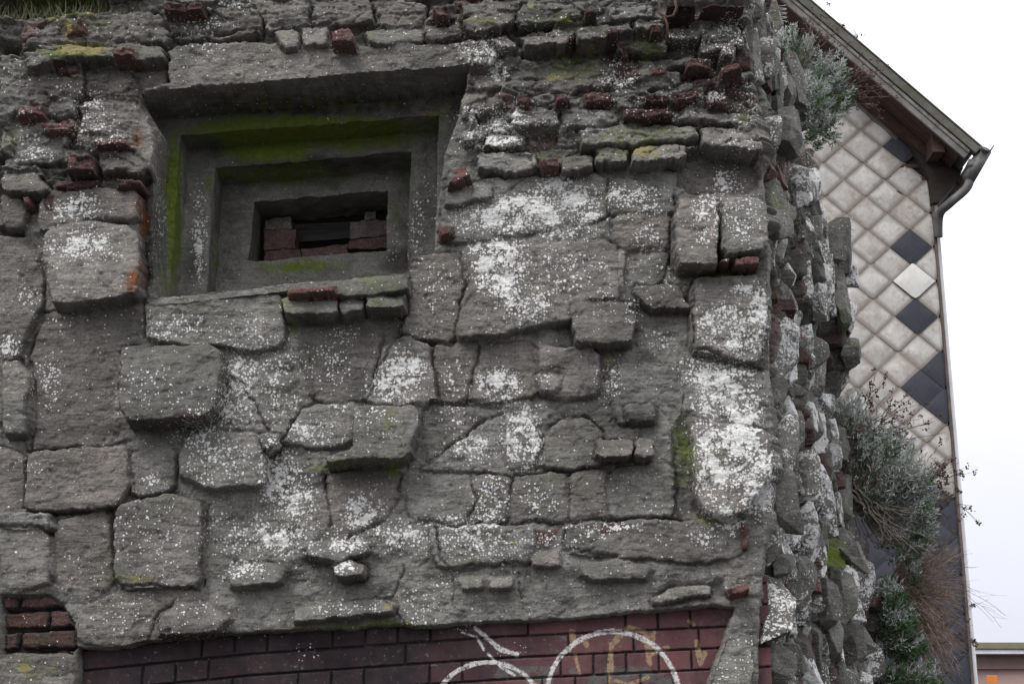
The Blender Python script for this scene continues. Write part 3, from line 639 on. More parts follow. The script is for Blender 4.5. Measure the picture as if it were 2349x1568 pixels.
pid = np.concatenate([PID, np.zeros((nr, NS-1), int)-1], 1)
fp = pid[:-1, :-1]; keep = np.ones(fp.shape, bool); keep[:, :NF-1] = (keepF[:-1, :-1] & keepF[1:, 1:] & keepF[:-1, 1:] & keepF[1:, :-1])[:, :NF-1]
fp[:, NF-1:] = -1
def emit(name, sel, **k):
    f = Fq[sel]
    if len(f) < 6: return None
    uq, inv = np.unique(f.ravel(), return_inverse=True)
    me = np_mesh(name, V[uq], inv.reshape(-1, 4), True, {'fa': A[uq], 'fb': B[uq]})
    return link(name, me, MASON, BUNK, **k)
cnt = [(int(((fp == n+1) & keep).sum()), n) for n in range(len(ST))]
big = {n for c_, n in sorted(cnt, reverse=True)[:140] if c_ >= 60}
small = np.isin(fp, [n+1 for c_, n in cnt if n not in big])
emit('front_wall', keep & ((fp == 0) | small)); emit('side_wall', keep & (fp == -1))
for n, (k, P, h, r_, o) in enumerate(ST):
    if n in big: emit({'s': 'stone_block', 'b': 'brick', 'l': 'lintel'}[k], keep & (fp == n+1))

ico = None
def rock_dirs():
    import bmesh
    bm = bmesh.new(); bmesh.ops.create_icosphere(bm, subdivisions=5, radius=1); v = np.array([p.co[:] for p in bm.verts]); f = np.array([[q.index for q in p.verts] for p in bm.faces]); bm.free(); return v, f
DV, DF = rock_dirs()
RV, RF, RA, RB, RS = [], [], [], [], []
rr = np.random.default_rng(909)
def rock(cs, cz, a, b, c, brick, lich):
    row = int(np.clip((cz-zs[0])/DX, 0, len(zs)-1)); dx_, dy_ = dX[row, 0], dY[row, 0]
    j = int(np.clip(cs/DS, 0, NS-1)); hh_ = HS[row, j]
    pn = rr.normal(size=(12, 3)); pn /= np.linalg.norm(pn, axis=1)[:, None]; ph = rr.uniform(.50, .78, 12)
    bn_ = np.array([[1, 0, 0], [-1, 0, 0], [0, 1, 0], [0, -1, 0], [0, 0, 1], [0, 0, -1]], float)+rr.normal(size=(6, 3))*.13; bn_ /= np.linalg.norm(bn_, axis=1)[:, None]
    N_ = np.concatenate([bn_, pn[:(2 if brick else 12)]]); hs_ = np.concatenate([rr.uniform(.74, .95, 6), ph[:(2 if brick else 12)]])
    q = DV@N_.T; rad = np.min(np.where(q > 1e-3, hs_/np.maximum(q, 1e-3), 9), 1); p = DV*rad[:, None]*np.array([a, c, b])
    p = p+DV*(.0055*fbm(p[:, 0]*1+p[:, 1]*.6+cs, p[:, 2]+p[:, 1]*.6+cz, 26, 18, 951, 5, .65)+(0 if brick else .010)*fbm(p[:, 0]+p[:, 1]*.6+cs, p[:, 2]+p[:, 1]*.5+cz, 9, 7, 957, 2))[:, None]
    t = rr.uniform(-.3, .3); ct, st = math.cos(t), math.sin(t); p = np.stack([p[:, 0]*ct-p[:, 2]*st, p[:, 1], p[:, 0]*st+p[:, 2]*ct], -1)
    t = rr.uniform(-.35, .35); ct, st = math.cos(t), math.sin(t); p = np.stack([p[:, 0]*ct-p[:, 1]*st, p[:, 0]*st+p[:, 1]*ct, p[:, 2]], -1)
    S_ = cs+p[:, 0]; N2 = hh_+c*rr.uniform(-.1, .3)+p[:, 1]
    X = XC[row]+dx_*S_+dy_*N2; Y = dy_*S_-dx_*N2; Z = cz+p[:, 2]
    A_, B_ = paint(X, Y, Z, np.full(len(X), brick), np.full(len(X), rr.uniform(.75, 1.25)), .1)
    lich = min(lich, .62 if cs < .35 else .95)
    l_ = 1.1*sstep(-.45, .2, fbm(S_, Z, 9, 9, 961, 4, .6)+.3*(lich-.5))*1.5*lich
    A_[:, 0] = np.maximum(A_[:, 0]*.3, l_); A_[:, 1] = np.clip(.5*sstep(.1, .5, fbm(S_, Z, 3, 3, 89, 3))*(1-lich), 0, 1); A_[:, 2] = 0
    return np.stack([X, Y, Z], -1), A_, B_
rocks = []
for gi in range(18):
    for gj in range(17):
        cs = .15+gi*.143+rr.uniform(-.06, .06); cz = 1.62+gj*.235+(.11 if gi % 2 else 0)+rr.uniform(-.08, .08)
        if cs > 2.62 or rr.random() < .10: continue
        row = int(np.clip((cz-zs[0])/DX, 0, len(zs)-1)); x_, y_ = XC[row]+dX[row, 0]*cs, dY[row, 0]*cs; u_, v_ = project(x_, y_, cz)
        if any(abs(u_-a) < ru and abs(v_-b) < rv_ for a, b, ru, rv_ in [(1915, 800, 26, 105), (1748, 940, 14, 36), (1925, 1270, 24, 110), (1935, 1440, 10, 60)]): continue
        brick = .9 if rr.random() < .12 else 0
        a, b, c = (rr.uniform(.045, .07), rr.uniform(.035, .05), rr.uniform(.05, .08)) if brick else (rr.uniform(.045, .105), rr.uniform(.08, .19), rr.uniform(.05, .115))
        rocks.append((rock(cs, cz, a, b, c, brick, .15 if brick else (rr.uniform(.6, 1.15) if rr.random() < (.35 if cz > 4.2 else .68) else rr.uniform(0, .3))), cs, brick))
rocks.sort(key=lambda q: q[1]); rest = []
nst = 0
for (v_, a_, b_), cs, brick in rocks:
    nst += 1
    if nst <= 100: link('rubble_brick' if brick else 'rubble_stone', np_mesh('rubble', v_, DF, False, {'fa': a_, 'fb': b_}), MASON, BUNK)
    else: rest.append((v_, a_, b_))
n_ = len(DV); link('rubble_stones', np_mesh('rubble', np.concatenate([q[0] for q in rest]), np.concatenate([DF+k*n_ for k in range(len(rest))]), False, {'fa': np.concatenate([q[1] for q in rest]), 'fb': np.concatenate([q[2] for q in rest])}), MASON, BUNK, kind='stuff')

def patch(p00, p10, p11, p01, step=.007, amp=.004, seed=1, rough=9):
    """a bilinear patch with noise along its normal; returns grid points"""
    p00, p10, p11, p01 = [np.array(p, float) for p in (p00, p10, p11, p01)]
    nu = max(2, int(np.linalg.norm(p10-p00)/step)); nv = max(2, int(np.linalg.norm(p01-p00)/step))
    s, t = np.meshgrid(np.linspace(0, 1, nu), np.linspace(0, 1, nv)); s = s[..., None]; t = t[..., None]
    G = (p00*(1-s)+p10*s)*(1-t)+(p01*(1-s)+p11*s)*t
    a = G[..., 0]+G[..., 1]*.7; b = G[..., 2]+G[..., 1]*.6
    D = np.stack([fbm(a, b, rough, rough, 401+q*7, 5, .6)+.8*np.minimum(0, fbm(a, b, 30, 30, 431+q, 2)+.25) for q in range(3)], -1)
    return G+D*amp*1.9
class Grids:
    def __init__(s): s.V = []; s.F = []; s.n = 0; s.t = []; s.b = []
    def add(s, G, tone=1., brick=0.):
        r, c = G.shape[:2]; i = np.arange(r*c).reshape(r, c)+s.n
        s.V.append(G.reshape(-1, 3)); s.F.append(np.stack([i[:-1, :-1], i[:-1, 1:], i[1:, 1:], i[1:, :-1]], -1).reshape(-1, 4)); s.n += r*c
        s.t.append(np.full(r*c, tone)); s.b.append(np.full(r*c, brick))
    def build(s, name, parent=BUNK, lich=.03, **k):
        V_ = np.concatenate(s.V); A_, B_ = paint(V_[:, 0], V_[:, 1], V_[:, 2], np.concatenate(s.b), np.concatenate(s.t), lich, wob=8)
        return link(name, np_mesh(name, V_, np.concatenate(s.F), True, {'fa': A_, 'fb': B_}), MASON, parent, **k)
# stepped gun slit: opening corners (TL, TR, BR, BL) of each step and its depth
STEPS = [(.20, [(250, 100), (1150, 60), (1150, 700), (250, 760)], [(416, 310), (1008, 264), (996, 640), (388, 690)]),
         (.36, [(380, 250), (1060, 200), (1060, 700), (380, 720)], [(493, 387), (945, 347), (932, 640), (473, 670)]),
         (.55, [(450, 330), (1000, 290), (1000, 700), (440, 700)], [(583, 462), (891, 437), (888, 574), (570, 600)])]
for q, (Y, outer, inner) in enumerate(STEPS):
    g = Grids(); O = [P3(u, v, Y) for u, v in outer]; I = [P3(u, v, Y) for u, v in inner]
    for a in range(4):
        b = (a+1) % 4
        g.add(patch(O[a], O[b], I[b], I[a], .008, .005, 300+q*9+a))
    Yn = STEPS[q+1][0]+.012 if q < 2 else .82
    In = [Vector((p.x, Yn, p.z)) for p in I]
    for a in range(4):
        b = (a+1) % 4
        g.add(patch(I[a], I[b], In[b], In[a], .008, .006, 330+q*9+a))
    g.build('embrasure_step')
# sill strip under the steps
g = Grids(); a, b = P3(352, 690, -.05), P3(940, 626, -.05); g.add(patch(a, b, b+Vector((0, .3, .012)), a+Vector((0, .3, .012)), .01, .004, 377))
a2, b2 = a-Vector((0, 0, .02)), b-Vector((0, 0, .02)); g.add(patch(a2, b2, b, a, .01, .004, 378)); g.add(patch(a2+Vector((0, .3, 0)), b2+Vector((0, .3, 0)), b2, a2, .01, .004, 378)); g.build('sill')
# brick piers walled up inside the slit
def brickbox(poly, Y, dep, tone, br, name='brick', amp=.006):
    g = Grids(); p = [P3(u, v, Y) for u, v in poly]; q = [x+Vector((0, dep, 0)) for x in p]
    g.add(patch(*p, .007, amp, random.randint(1, 999), 22), tone, br)
    for a in range(4):
        b = (a+1) % 4; g.add(patch(q[a], q[b], p[b], p[a], .01, amp*.5, random.randint(1, 999), 22), tone, br)
    return g.build(name, lich=.05)
for poly, t, br in [([(608, 503), (668, 498), (669, 524), (608, 528)], 2.6, .2), ([(606, 530), (680, 524), (681, 568), (606, 574)], 1.5, .9), ([(606, 576), (690, 569), (692, 600), (606, 604)], 1.5, .9),
                    ([(803, 508), (893, 503), (893, 540), (803, 546)], 1.7, .5), ([(800, 549), (893, 542), (893, 570), (800, 572)], 1.5, .9), ([(694, 569), (797, 560), (797, 590), (694, 594)], 1.5, .8), ([(835, 488), (862, 486), (862, 503), (835, 505)], 1.2, .2)]:
    brickbox(poly, .72, .11, t, br)
WOOD = simple('old_wood', (.055, .05, .045), (.10, .095, .09), 6, .9, .002, streak=(1, 3, 12))
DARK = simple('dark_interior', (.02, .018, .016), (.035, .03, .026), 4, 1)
mb = MB(); mb.prism([P3(670, 515, .84), P3(810, 508, .84), P3(810, 545, .84), P3(670, 556, .84)], (0, .03, 0)); mb.build('shutter_board', WOOD, BUNK)
# body of the bunker behind its faces
CONC = simple('plain_concrete', (.13, .125, .115), (.2, .19, .175), 3, .95, .01)
mb = MB(); mb.box((-6.5, .02, 5.40), (1.1, 2.9, 5.75)); mb.build('roof', CONC, BUNK, bevel=.05)
mb = MB(); mb.box((-6.5, 2.60, 0), (1.0, 2.9, 5.40)); mb.build('rear_wall', CONC, BUNK)
mb = MB(); mb.box((-6.5, .03, 0), (1.0, .40, 1.585)); mb.box((-6.5, .03, 1.585), (-2.90, .40, 5.40)); mb.box((-6.5, .4, 0), (-6.2, 2.6, 5.4)); mb.build('outer_wall', CONC, BUNK, bevel=.03)
mb = MB(); mb.add([(1.0, .02, 0), (1.72, 2.55, 0), (1.72, 2.55, 1.6), (1.0, .02, 1.6), (.7, .02, 0), (1.3, 2.55, 0), (1.3, 2.55, 1.6), (.7, .02, 1.6)], [(0, 1, 2, 3), (7, 6, 5, 4), (3, 2, 6, 7), (0, 3, 7, 4), (1, 5, 6, 2)]); mb.build('flank_base', CONC, BUNK)
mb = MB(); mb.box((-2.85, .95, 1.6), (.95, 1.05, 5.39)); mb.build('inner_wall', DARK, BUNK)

# glazed brick facing under the stone dressing, with the painted letters on it
def glazed():
    st = .0032; Yb = .075
    xs = np.arange(-1.95, 1.0, st); zb = np.arange(1.62, 2.42, st); X, Z = np.meshgrid(xs, zb)
    u, v = project(X, Yb+0*X, Z)
    # course lines follow the picture: v of a joint = 1437 at u 1670, 1460 at 1153, 1501 at 576, 1540 at 167
    base = np.interp(u, [0, 167, 576, 1153, 1670, 1800], [1557, 1541, 1500, 1460, 1437, 1432])
    pit_ = np.interp(u, [0, 576, 1153, 1670], [49, 49, 49, 48])
    row = (v-base)/pit_; ri = np.floor(row); fr = row-ri
    cw = .126; cc = X/cw+.5*(ri % 2)+.3*hash2(ri, ri, 3); ci = np.floor(cc); fc = cc-ci
    # every second pair of headers merges into a stretcher
    mj = hash2(np.round(cc), ri, 4) < .45
    dz = np.minimum(fr, 1-fr)*.085; dx = np.minimum(fc, 1-fc)*cw; dx = np.where(mj, .05, dx)
    e = np.minimum(dz, dx)-.0022+.0015*fbm(X, Z, 50, 50, 7, 2)
    m_ = sstep(-.001, .004, e)
    Y = Yb-.012*m_-.003*fbm(X, Z, 6, 6, 9, 3)*m_-.006*hash2(ri, ci, 6)*m_*.3
    uw = u+7*fbm(X, Z, 14, 14, 12, 2); vw = v+7*fbm(X, Z, 14, 14, 13, 2)
    C = np.zeros(X.shape+(4,)); C[..., 0] = m_; C[..., 1] = hash2(ri, np.floor(cc+.5*mj), 6)
    # soot and damp: dark where the wall is stained
    dk = 1-sstep(-80, 160, u-1010+90*fbm(X, Z, 2, 2, 15, 3)); dk = np.maximum(dk, (1-sstep(0, 90, np.hypot((uw-1060)*.8, vw-1520)-30))*.8)
    C[..., 2] = dk*.9
    G = np.zeros(X.shape+(4,))
    def ring(cu_, cv_, r_, w_, a0=0, a1=360, ry=None):
        q = np.hypot(u-cu_, (v-cv_)*(r_/(ry or r_))); an = np.degrees(np.arctan2(cv_-v, u-cu_)) % 360
        return (np.abs(q-r_) < w_*(.8+.3*fbm(X, Z, 40, 40, 17, 2))) & (((an >= a0) & (an <= a1)) | ((a1 > 360) & (an <= a1-360)))
    def stroke(s, w_): return linedist(pl(s), u, v) < w_*(.85+.35*fbm(X, Z, 30, 30, 19, 2))
    white = ring(1405, 1600, 152, 7) | ring(1120, 1650, 132, 6) | stroke('1090,1440 1150,1490 1185,1500', 6) | stroke('1060,1450 1095,1462 1110,1490', 3) | stroke('1120,1500 1150,1530 1180,1548', 3)
    yellow = stroke('1398,1560 1402,1480 1440,1438 1480,1450 1490,1520', 8) | stroke('1312,1450 1316,1476', 9) | stroke('1335,1462 1345,1480', 7) | stroke('1478,1470 1500,1450 1492,1500 1530,1485', 7) | stroke('1590,1375 1592,1390', 7) | stroke('1597,1470 1600,1490 1606,1520 1616,1500', 7) | stroke('1320,1500 1328,1545', 4) | stroke('1400,1556 1440,1570 1486,1552', 5) | stroke('1580,1425 1590,1432', 6)
    teal = (fbm(X, Z, 9, 9, 23, 3) > .05) & (v > 1528) & (u > 1090) & (u < 1580) & (fbm(X, Z, 26, 26, 25, 2) > -.2)
    G[..., 0] = white; G[..., 1] = yellow; G[..., 2] = teal
    A_, B_ = paint(X, Y, Z, None, None, .03); C[..., 3] = A_[..., 0]
    r, c = X.shape; i = np.arange(r*c).reshape(r, c)
    me = np_mesh('glazed_brick_facing', np.stack([X, Y, Z], -1).reshape(-1, 3), np.stack([i[:-1, :-1], i[:-1, 1:], i[1:, 1:], i[1:, :-1]], -1).reshape(-1, 4), True, {'gc': C.reshape(-1, 4), 'gg': G.reshape(-1, 4)})
    m = NT('glazed_brick'); a = m.attr('gc'); s = m.n('SeparateColor'); m.l(a.outputs['Color'], s.inputs[0]); b = m.attr('gg'); t = m.n('SeparateColor'); m.l(b.outputs['Color'], t.inputs[0])
    bc = m.mix(s.outputs[1], (.135, .054, .056), (.070, .034, .040)); bc = m.mix(m.ramp(m.noise(14, 4, .7), .4, .7, 0, .6), bc, (.12, .07, .065))
    bc = m.mix(m.math('MULTIPLY', s.outputs[2], m.ramp(m.noise(7, 4, .7, m.vec(1, 1, .35)), .3, .6, .78, 1)), bc, (.017, .014, .017))
    c_ = m.mix(s.outputs[0], (.02, .018, .018), bc)
    wear = m.ramp(m.noise(48, 6, .85), .38, .54)
    c_ = m.mix(m.ramp(m.noise(9, 6, .75), .5, .7, 0, .75), c_, (.028, .022, .02)); c_ = m.mix(m.ramp(m.noise(35, 5, .8), .58, .72, 0, .5), c_, (.30, .27, .25))
    c_ = m.mix(m.math('MULTIPLY', t.outputs[2], m.math('MULTIPLY', wear, .32)), c_, (.10, .19, .16))
    c_ = m.mix(m.math('MULTIPLY', t.outputs[1], m.math('MULTIPLY', wear, .8)), c_, (.33, .24, .14))
    c_ = m.mix(m.math('MULTIPLY', t.outputs[0], m.math('MULTIPLY', wear, .92)), c_, (.62, .60, .59))
    L = specks(m, m.math('MULTIPLY', a.outputs['Alpha'], 1.), 90, .1, .45); c_ = m.mix(L, c_, (.5, .48, .46))
    rg = m.ramp(m.noise(20, 3), .3, .7, .5, .8); m.b.inputs['Specular IOR Level'].default_value = .2
    return link('glazed_brick_facing', me, m.done(c_, m.bump(m.noise(30, 4), .003), rg), BUNK)
glazed()
# smooth rendered wedge at the foot of the corner
g = Grids(); w0 = [P3(1690, 1400, .02), P3(1722, 1398, .02), P3(1728, 1640, -.03), P3(1612, 1640, -.03)]; g.add(patch(*w0, .008, .012, 611, 5), 1.7)
w1 = [p+Vector((0, .12, 0)) for p in w0]
for a in range(4): b = (a+1) % 4; g.add(patch(w1[a], w1[b], w0[b], w0[a], .012, .004, 612+a), 1.2)
g.build('render_wedge', lich=.5)

# ------------------------------------------------------------------ tiled house behind
HY = 9.0
HOUSE = empty('house', (2.5, HY, 0), label='old house with a gable hung with pale and dark diamond slates under an overhanging roof', cat='house')
XR = float(cast(2176, 950, HY)[0])                       # right-hand corner of the gable
ea, eb = P3(1851, 0, HY-.5), P3(2244, 337, HY-.5)        # upper edge of the verge
sl = (eb-ea).normalized(); up = Vector((-sl.z, 0, sl.x)); 
if up.z < 0: up = -up
top = ea-sl*4.5                                           # ridge end, hidden behind the bunker
RENDERW = simple('white_render', (.62, .62, .63), (.5, .5, .51), 6, .85, .004)
TIMB = simple('brown_timber', (.085, .045, .032), (.035, .022, .018), 5, .9, .003, streak=(1, 9, 1))
TIMG = simple('grey_painted_timber', (.20, .19, .175), (.11, .10, .09), 9, .85, .003)
ROOFM = simple('mossy_roof_edge', (.125, .12, .105), (.075, .075, .055), 7, .9, .004)
ROOFD = simple('roof_slate', (.10, .10, .105), (.06, .06, .065), 12, .8, .003)
ZINC = simple('zinc', (.15, .148, .145), (.09, .085, .08), 14, .6, .002, metal=.25)
LEADW = simple('white_paint', (.75, .75, .76), (.62, .62, .64), 5, .6, 0)
# masonry body: gable wall and long side wall
def zr(x): return float((ea+sl*((x-ea.x)/sl.x)).z)-.20
mb = MB(); xl = top.x; mb.prism([Vector((XR-.02, HY+.03, 0)), Vector((XR-.02, HY+.03, zr(XR))), Vector((xl, HY+.03, zr(xl))), Vector((2*xl-XR, HY+.03, zr(XR))), Vector((2*xl-XR, HY+.03, 0))], (0, 7.5, 0)); mb.build('gable_wall', RENDERW, HOUSE)
# roof slopes
def slab(a, b, t, y0, y1, mbx, c=None):
    d = (b-a).normalized(); n_ = Vector((-d.z, 0, d.x)); n_ = n_ if n_.z > 0 else -n_
    p = [Vector((q.x, y0, q.z)) for q in (a, b, b-n_*t, a-n_*t)]; mbx.prism(p, (0, y1-y0, 0), c)
eave = eb
mb = MB(); slab(top-up*.035, eave-up*.035, .10, HY-.46, HY+7.9, mb)
le = Vector((2*top.x-eave.x, 0, eave.z)); mb2 = MB(); slab(Vector((top.x, 0, top.z))-Vector((0, 0, .04)), le-Vector((0, 0, .04)), .10, HY-.46, HY+7.9, mb)
mb.build('roof', ROOFD, HOUSE)
mb = MB(); slab(top, eave+sl*.03, .085, HY-.53, HY-.44, mb, .2); slab(top+up*.02, eave+sl*.03+up*.02, .016, HY-.54, HY-.30, mb, .3)
mb.build('verge_edging', ROOFM, HOUSE, bevel=.006)
mb = MB(); slab(top-up*.088, eave-up*.088-sl*.02, .105, HY-.50, HY-.47, mb, .2); slab(top-up*.094, eave-up*.094-sl*.03, .035, HY-.515, HY-.50, mb, .5); mb.build('barge_board', TIMG, HOUSE, bevel=.004)
mb = MB()
for i in range(4): slab(top-up*.165, eave-up*.165-sl*.08, .02, HY-.465+i*.112, HY-.465+i*.112+.105, mb)
slab(top-up*.19, eave-up*.19-sl*.3, .09, HY-.16, HY-.08, mb)
mb.build('soffit', TIMB, HOUSE)
mb = MB(); slab(top-up*.215, eave-up*.215-sl*.70, .10, HY-.045, HY-.015, mb); mb.build('frieze_board', simple('weathered_frieze', (.19, .17, .155), (.11, .095, .085), 8, .9, .003), HOUSE, bevel=.004)
# eave: rafter foot and boxed beam
mb = MB()
for i in range(9):
    y = HY-.05+i*.9; mb.prism([Vector((XR-.25, y, zr(XR-.25)+.05)), Vector((eave.x-.06, y, eave.z-.13)), Vector((eave.x-.06, y, eave.z-.22)), Vector((XR-.25, y, zr(XR)-.02))], (0, .09, 0))
mb.prism([Vector((XR-.05, HY-.40, zr(XR)-.02)), Vector((XR+.07, HY-.40, zr(XR)-.07)), Vector((XR+.07, HY-.40, zr(XR)-.20)), Vector((XR-.05, HY-.40, zr(XR)-.20))], (0, 8, 0))
mb.build('rafter_feet', TIMB, HOUSE)
mb = MB(); mb.prism([P3(u, v, HY-.12) for u, v in [(2090, 335), (2210, 385), (2190, 425), (2155, 462), (2138, 466), (2132, 410)]], (0, 8, 0)); mb.build('boxed_eave', simple('dark_timber', (.018, .014, .012), (.035, .026, .02), 6, .9, .003, streak=(1, 6, 3)), HOUSE)
# half-round gutter with its outlet and the swan-neck pipe back to the wall
g0 = P3(2262, 342, HY-.52); rg = .065
mb = MB(); n = 10; sec = [(math.cos(math.pi+math.pi*k/n), math.sin(math.pi+math.pi*k/n)) for k in range(n+1)]
vs = []; 
for y in (HY-.58, HY+7.8):
    for rr in (rg, rg-.006): vs += [(g0.x+c*rr, y, g0.z+s_*rr+.02) for c, s_ in sec]
m1 = n+1; fs = []
for k in range(n): fs += [(k, k+1, 2*m1+k+1, 2*m1+k), (m1+k+1, m1+k, 3*m1+k, 3*m1+k+1)]
fs += [(k, m1+k, m1+k+1, k+1) for k in range(n)]+[(0, 2*m1, 3*m1, m1), (n, m1+n, 3*m1+n, 2*m1+n)]
mb.add(vs, fs); mb.build('gutter', ZINC, HOUSE, smooth=True)
mb = MB()
mb.tube([P3(2260, 345, HY-.46), P3(2221, 412, HY-.46)], .066, 16)
mb.tube([P3(2228, 395, HY-.46), P3(2218, 430, HY-.45), P3(2180, 465, HY-.38), P3(2155, 492, HY-.2), P3(2152, 545, HY-.1)], .046, 16, smooth=8)
mb.tube([P3(2234, 372, HY-.46), P3(2226, 388, HY-.46)], .060, 12)

o = mb.build('downpipe', ZINC, HOUSE, smooth=True)
mb = MB(); mb.box((XR-.012, HY-.075, 0), (XR+.012, HY+.03, zr(XR)-.35)); mb.build('corner_trim', simple('rusty_trim', (.13, .10, .085), (.07, .06, .055), 12, .8, 0), HOUSE)
mb = MB(); mb.box((XR+.0125, HY-.02, 0), (XR+.062, HY+.06, zr(XR)-.3)); mb.build('white_corner_board', LEADW, HOUSE)
# slates: one lattice of overlapping diamonds in the gable plane
def slate_mat(name, c1, c2, spec=.3, stain=True):
    m = NT(name); a = m.attr('rnd').outputs['Fac']
    c = m.mix(m.ramp(m.noise(5, 5, .7), .3, .7), c1, c2); c = m.mix(m.math('MULTIPLY', a, .35), c, tuple(q*.62 for q in c1))
    if stain:
        c = m.mix(m.ramp(m.attr('edge').outputs['Fac'], .0, .42, .75, 0), c, (.13, .10, .078))
        c = m.mix(m.ramp(m.noise(3.1, 5, .7), .42, .68, 0, .6), c, (.25, .21, .18)); c = m.mix(m.ramp(m.noise(11, 5, .75), .5, .75, 0, .65), c, (.19, .15, .115)); c = m.mix(m.ramp(m.noise(140, 2, .8), .5, .8, 0, .4), c, (.5, .48, .45))
    return m.done(c, m.bump(m.noise(60, 4, .7), .004, .7), .75)
SL_P = slate_mat('pale_slate', (.56, .54, .51), (.41, .39, .36)); SL_D = slate_mat('dark_slate', (.040, .042, .055), (.052, .053, .066), stain=False); SL_W = slate_mat('clean_slate', (.66, .645, .60), (.56, .55, .51), stain=False)
c0 = P3(2102, 726, HY-.02); kk = (P3(2150, 726, HY-.02)-c0).x; PX = kk*1.01; PZ = (c0-P3(2102, 766, HY-.02)).z*1.01
def slate(cx_, cz_, off, rnd, hs_=1.0):
    """a bowed diamond with a clipped lower tip, lapping over the row beneath"""
    a_, b_ = PX*1.0, PZ*1.06*hs_; N = 7; g_ = []; ed = []
    rot = random.uniform(-.012, .012); tilt = random.uniform(-.002, .003)
    for i in range(N):
        for j in range(N):
            s, t = i/(N-1), j/(N-1)
            x = (s-t)*a_; z = (1-s-t)*b_
            if s > .93 and t > .93: z += b_*.07
            bow = .016*(1-max(abs(2*s-1), abs(2*t-1))**2)
            y = HY-.022-off-bow-.010*(1-(z/b_+1)/2)-tilt
            # clip to the wall edge
            X_, Z_ = cx_+x*math.cos(rot)-z*math.sin(rot), cz_+z*math.cos(rot)+x*math.sin(rot)
            if X_ > XR-.013: X_ = XR-.013
            g_.append((X_, y, Z_)); ed.append(min(s, t, 1-s, 1-t)*2)
    fs = [(i*N+j, i*N+j+1, (i+1)*N+j+1, (i+1)*N+j) for i in range(N-1) for j in range(N-1)]
    # rim thickness
    n0 = len(g_); rim = [i*N for i in range(N)]+[(N-1)*N+j for j in range(1, N)]+[i*N+N-1 for i in range(N-2, -1, -1)]+[j for j in range(N-2, 0, -1)]
    g2 = [(g_[q][0], g_[q][1]+.007, g_[q][2]) for q in rim]; m_ = len(rim)
    fs2 = [(rim[q], n0+q, n0+(q+1) % m_, rim[(q+1) % m_]) for q in range(m_)]
    return g_+g2, fs+fs2, ed+[0]*m_
def slate_mesh(items, name, mat, **k):
    v = []; f = []; e = []; c = []
    for (x_, z_, off, rn) in items:
        a, b, d = slate(x_, z_, off, rn); n_ = len(v); v += a; f += [tuple(q+n_ for q in t) for t in b]; e += d; c += [rn]*len(a)
    me = bpy.data.meshes.new(name); me.from_pydata(v, [], f)
    for nm, dat in (('edge', e), ('rnd', c)):
        a = me.attributes.new(nm, 'FLOAT', 'POINT'); a.data.foreach_set('value', dat)
    me.update(); return link(name, me, mat, HOUSE, **k)
pale = []; darks = []
dark_ij = {(0, 0), (0, 1*2), (0, -2), (1, -1), (1, -3), (-1, 5*1+0), (1, 3)}
broken = []
for j in range(-26, 26):
    for i in range(-26, 3):
        if (i+j) % 2: continue
        x = c0.x+i*PX; z = c0.z+j*PZ
        if x > XR+PX*.6 or z > zr(x)-.10 or z < 4.4-2: continue
        u_, v_ = project(x, HY, z)
        if u_ < 1700: continue
        if 2092 < u_ and v_ < 405: continue                      # lost slates under the eave
        D = False
        if i == 0 and j in (0, 4, -4): D = True
        if i == 0 and j == 10: D = True
        if i == 1 and j in (-3, -5): D = True
        if v_ > 1120: D = True
        it = (x, z, .000, random.random())
        if D: darks.append(it)
        elif i == 0 and j == 2: broken.append(it)
        else: pale.append(it)
slate_mesh(pale, 'slate_cladding', SL_P)
for it in darks:
    slate_mesh([(it[0], it[1], .010, it[3])], 'dark_slate', SL_D)
for it in broken: slate_mesh([(it[0], it[1], .02, .1)], 'slate', SL_W, label='clean cream slate loose over its neighbours')
mb = MB(); mb.box((XR-.40, HY-.012, zr(XR)-.75), (XR-.02, HY+.029, zr(XR)+.05)); mb.build('bare_batten_wall', DARK, HOUSE)
mb = MB()
for z in (0, .16, .30): mb.box((XR-.42, HY-.03, zr(XR)-.52+z), (XR-.03, HY-.0125, zr(XR)-.48+z))
mb.build('batten', TIMB, HOUSE)

# pale dish beyond the roof
DISH = empty('satellite_dish', P3(1925, 85, HY+2.5), label='pale curved dish edge showing above the sloping roof edge', cat='satellite dish')
def dish():
    c_ = P3(1926, 84, HY+2.5); vs = []; fs = []; n = 28; r_ = .22
    for k in range(6):
        q = k/5
        for a in range(n): t = 2*math.pi*a/n; vs.append((c_.x+math.cos(t)*r_*q, c_.y-.07*(1-q*q)+math.sin(t)*.05*q, c_.z+math.sin(t)*r_*q))
    fs = [(k*n+a, k*n+(a+1) % n, (k+1)*n+(a+1) % n, (k+1)*n+a) for k in range(5) for a in range(n)]
    me = bpy.data.meshes.new('reflector'); me.from_pydata(vs, [], fs); me.polygons.foreach_set('use_smooth', [True]*len(fs)); o = link('reflector', me, LEADW, DISH); so = o.modifiers.new('solid', 'SOLIDIFY'); so.thickness = .01
    mb = MB(); mb.tube([c_+Vector((0, .08, 0)), c_+Vector((0, .1, -1.2))], .02, 8); mb.build('mast', ZINC, DISH)
dish()

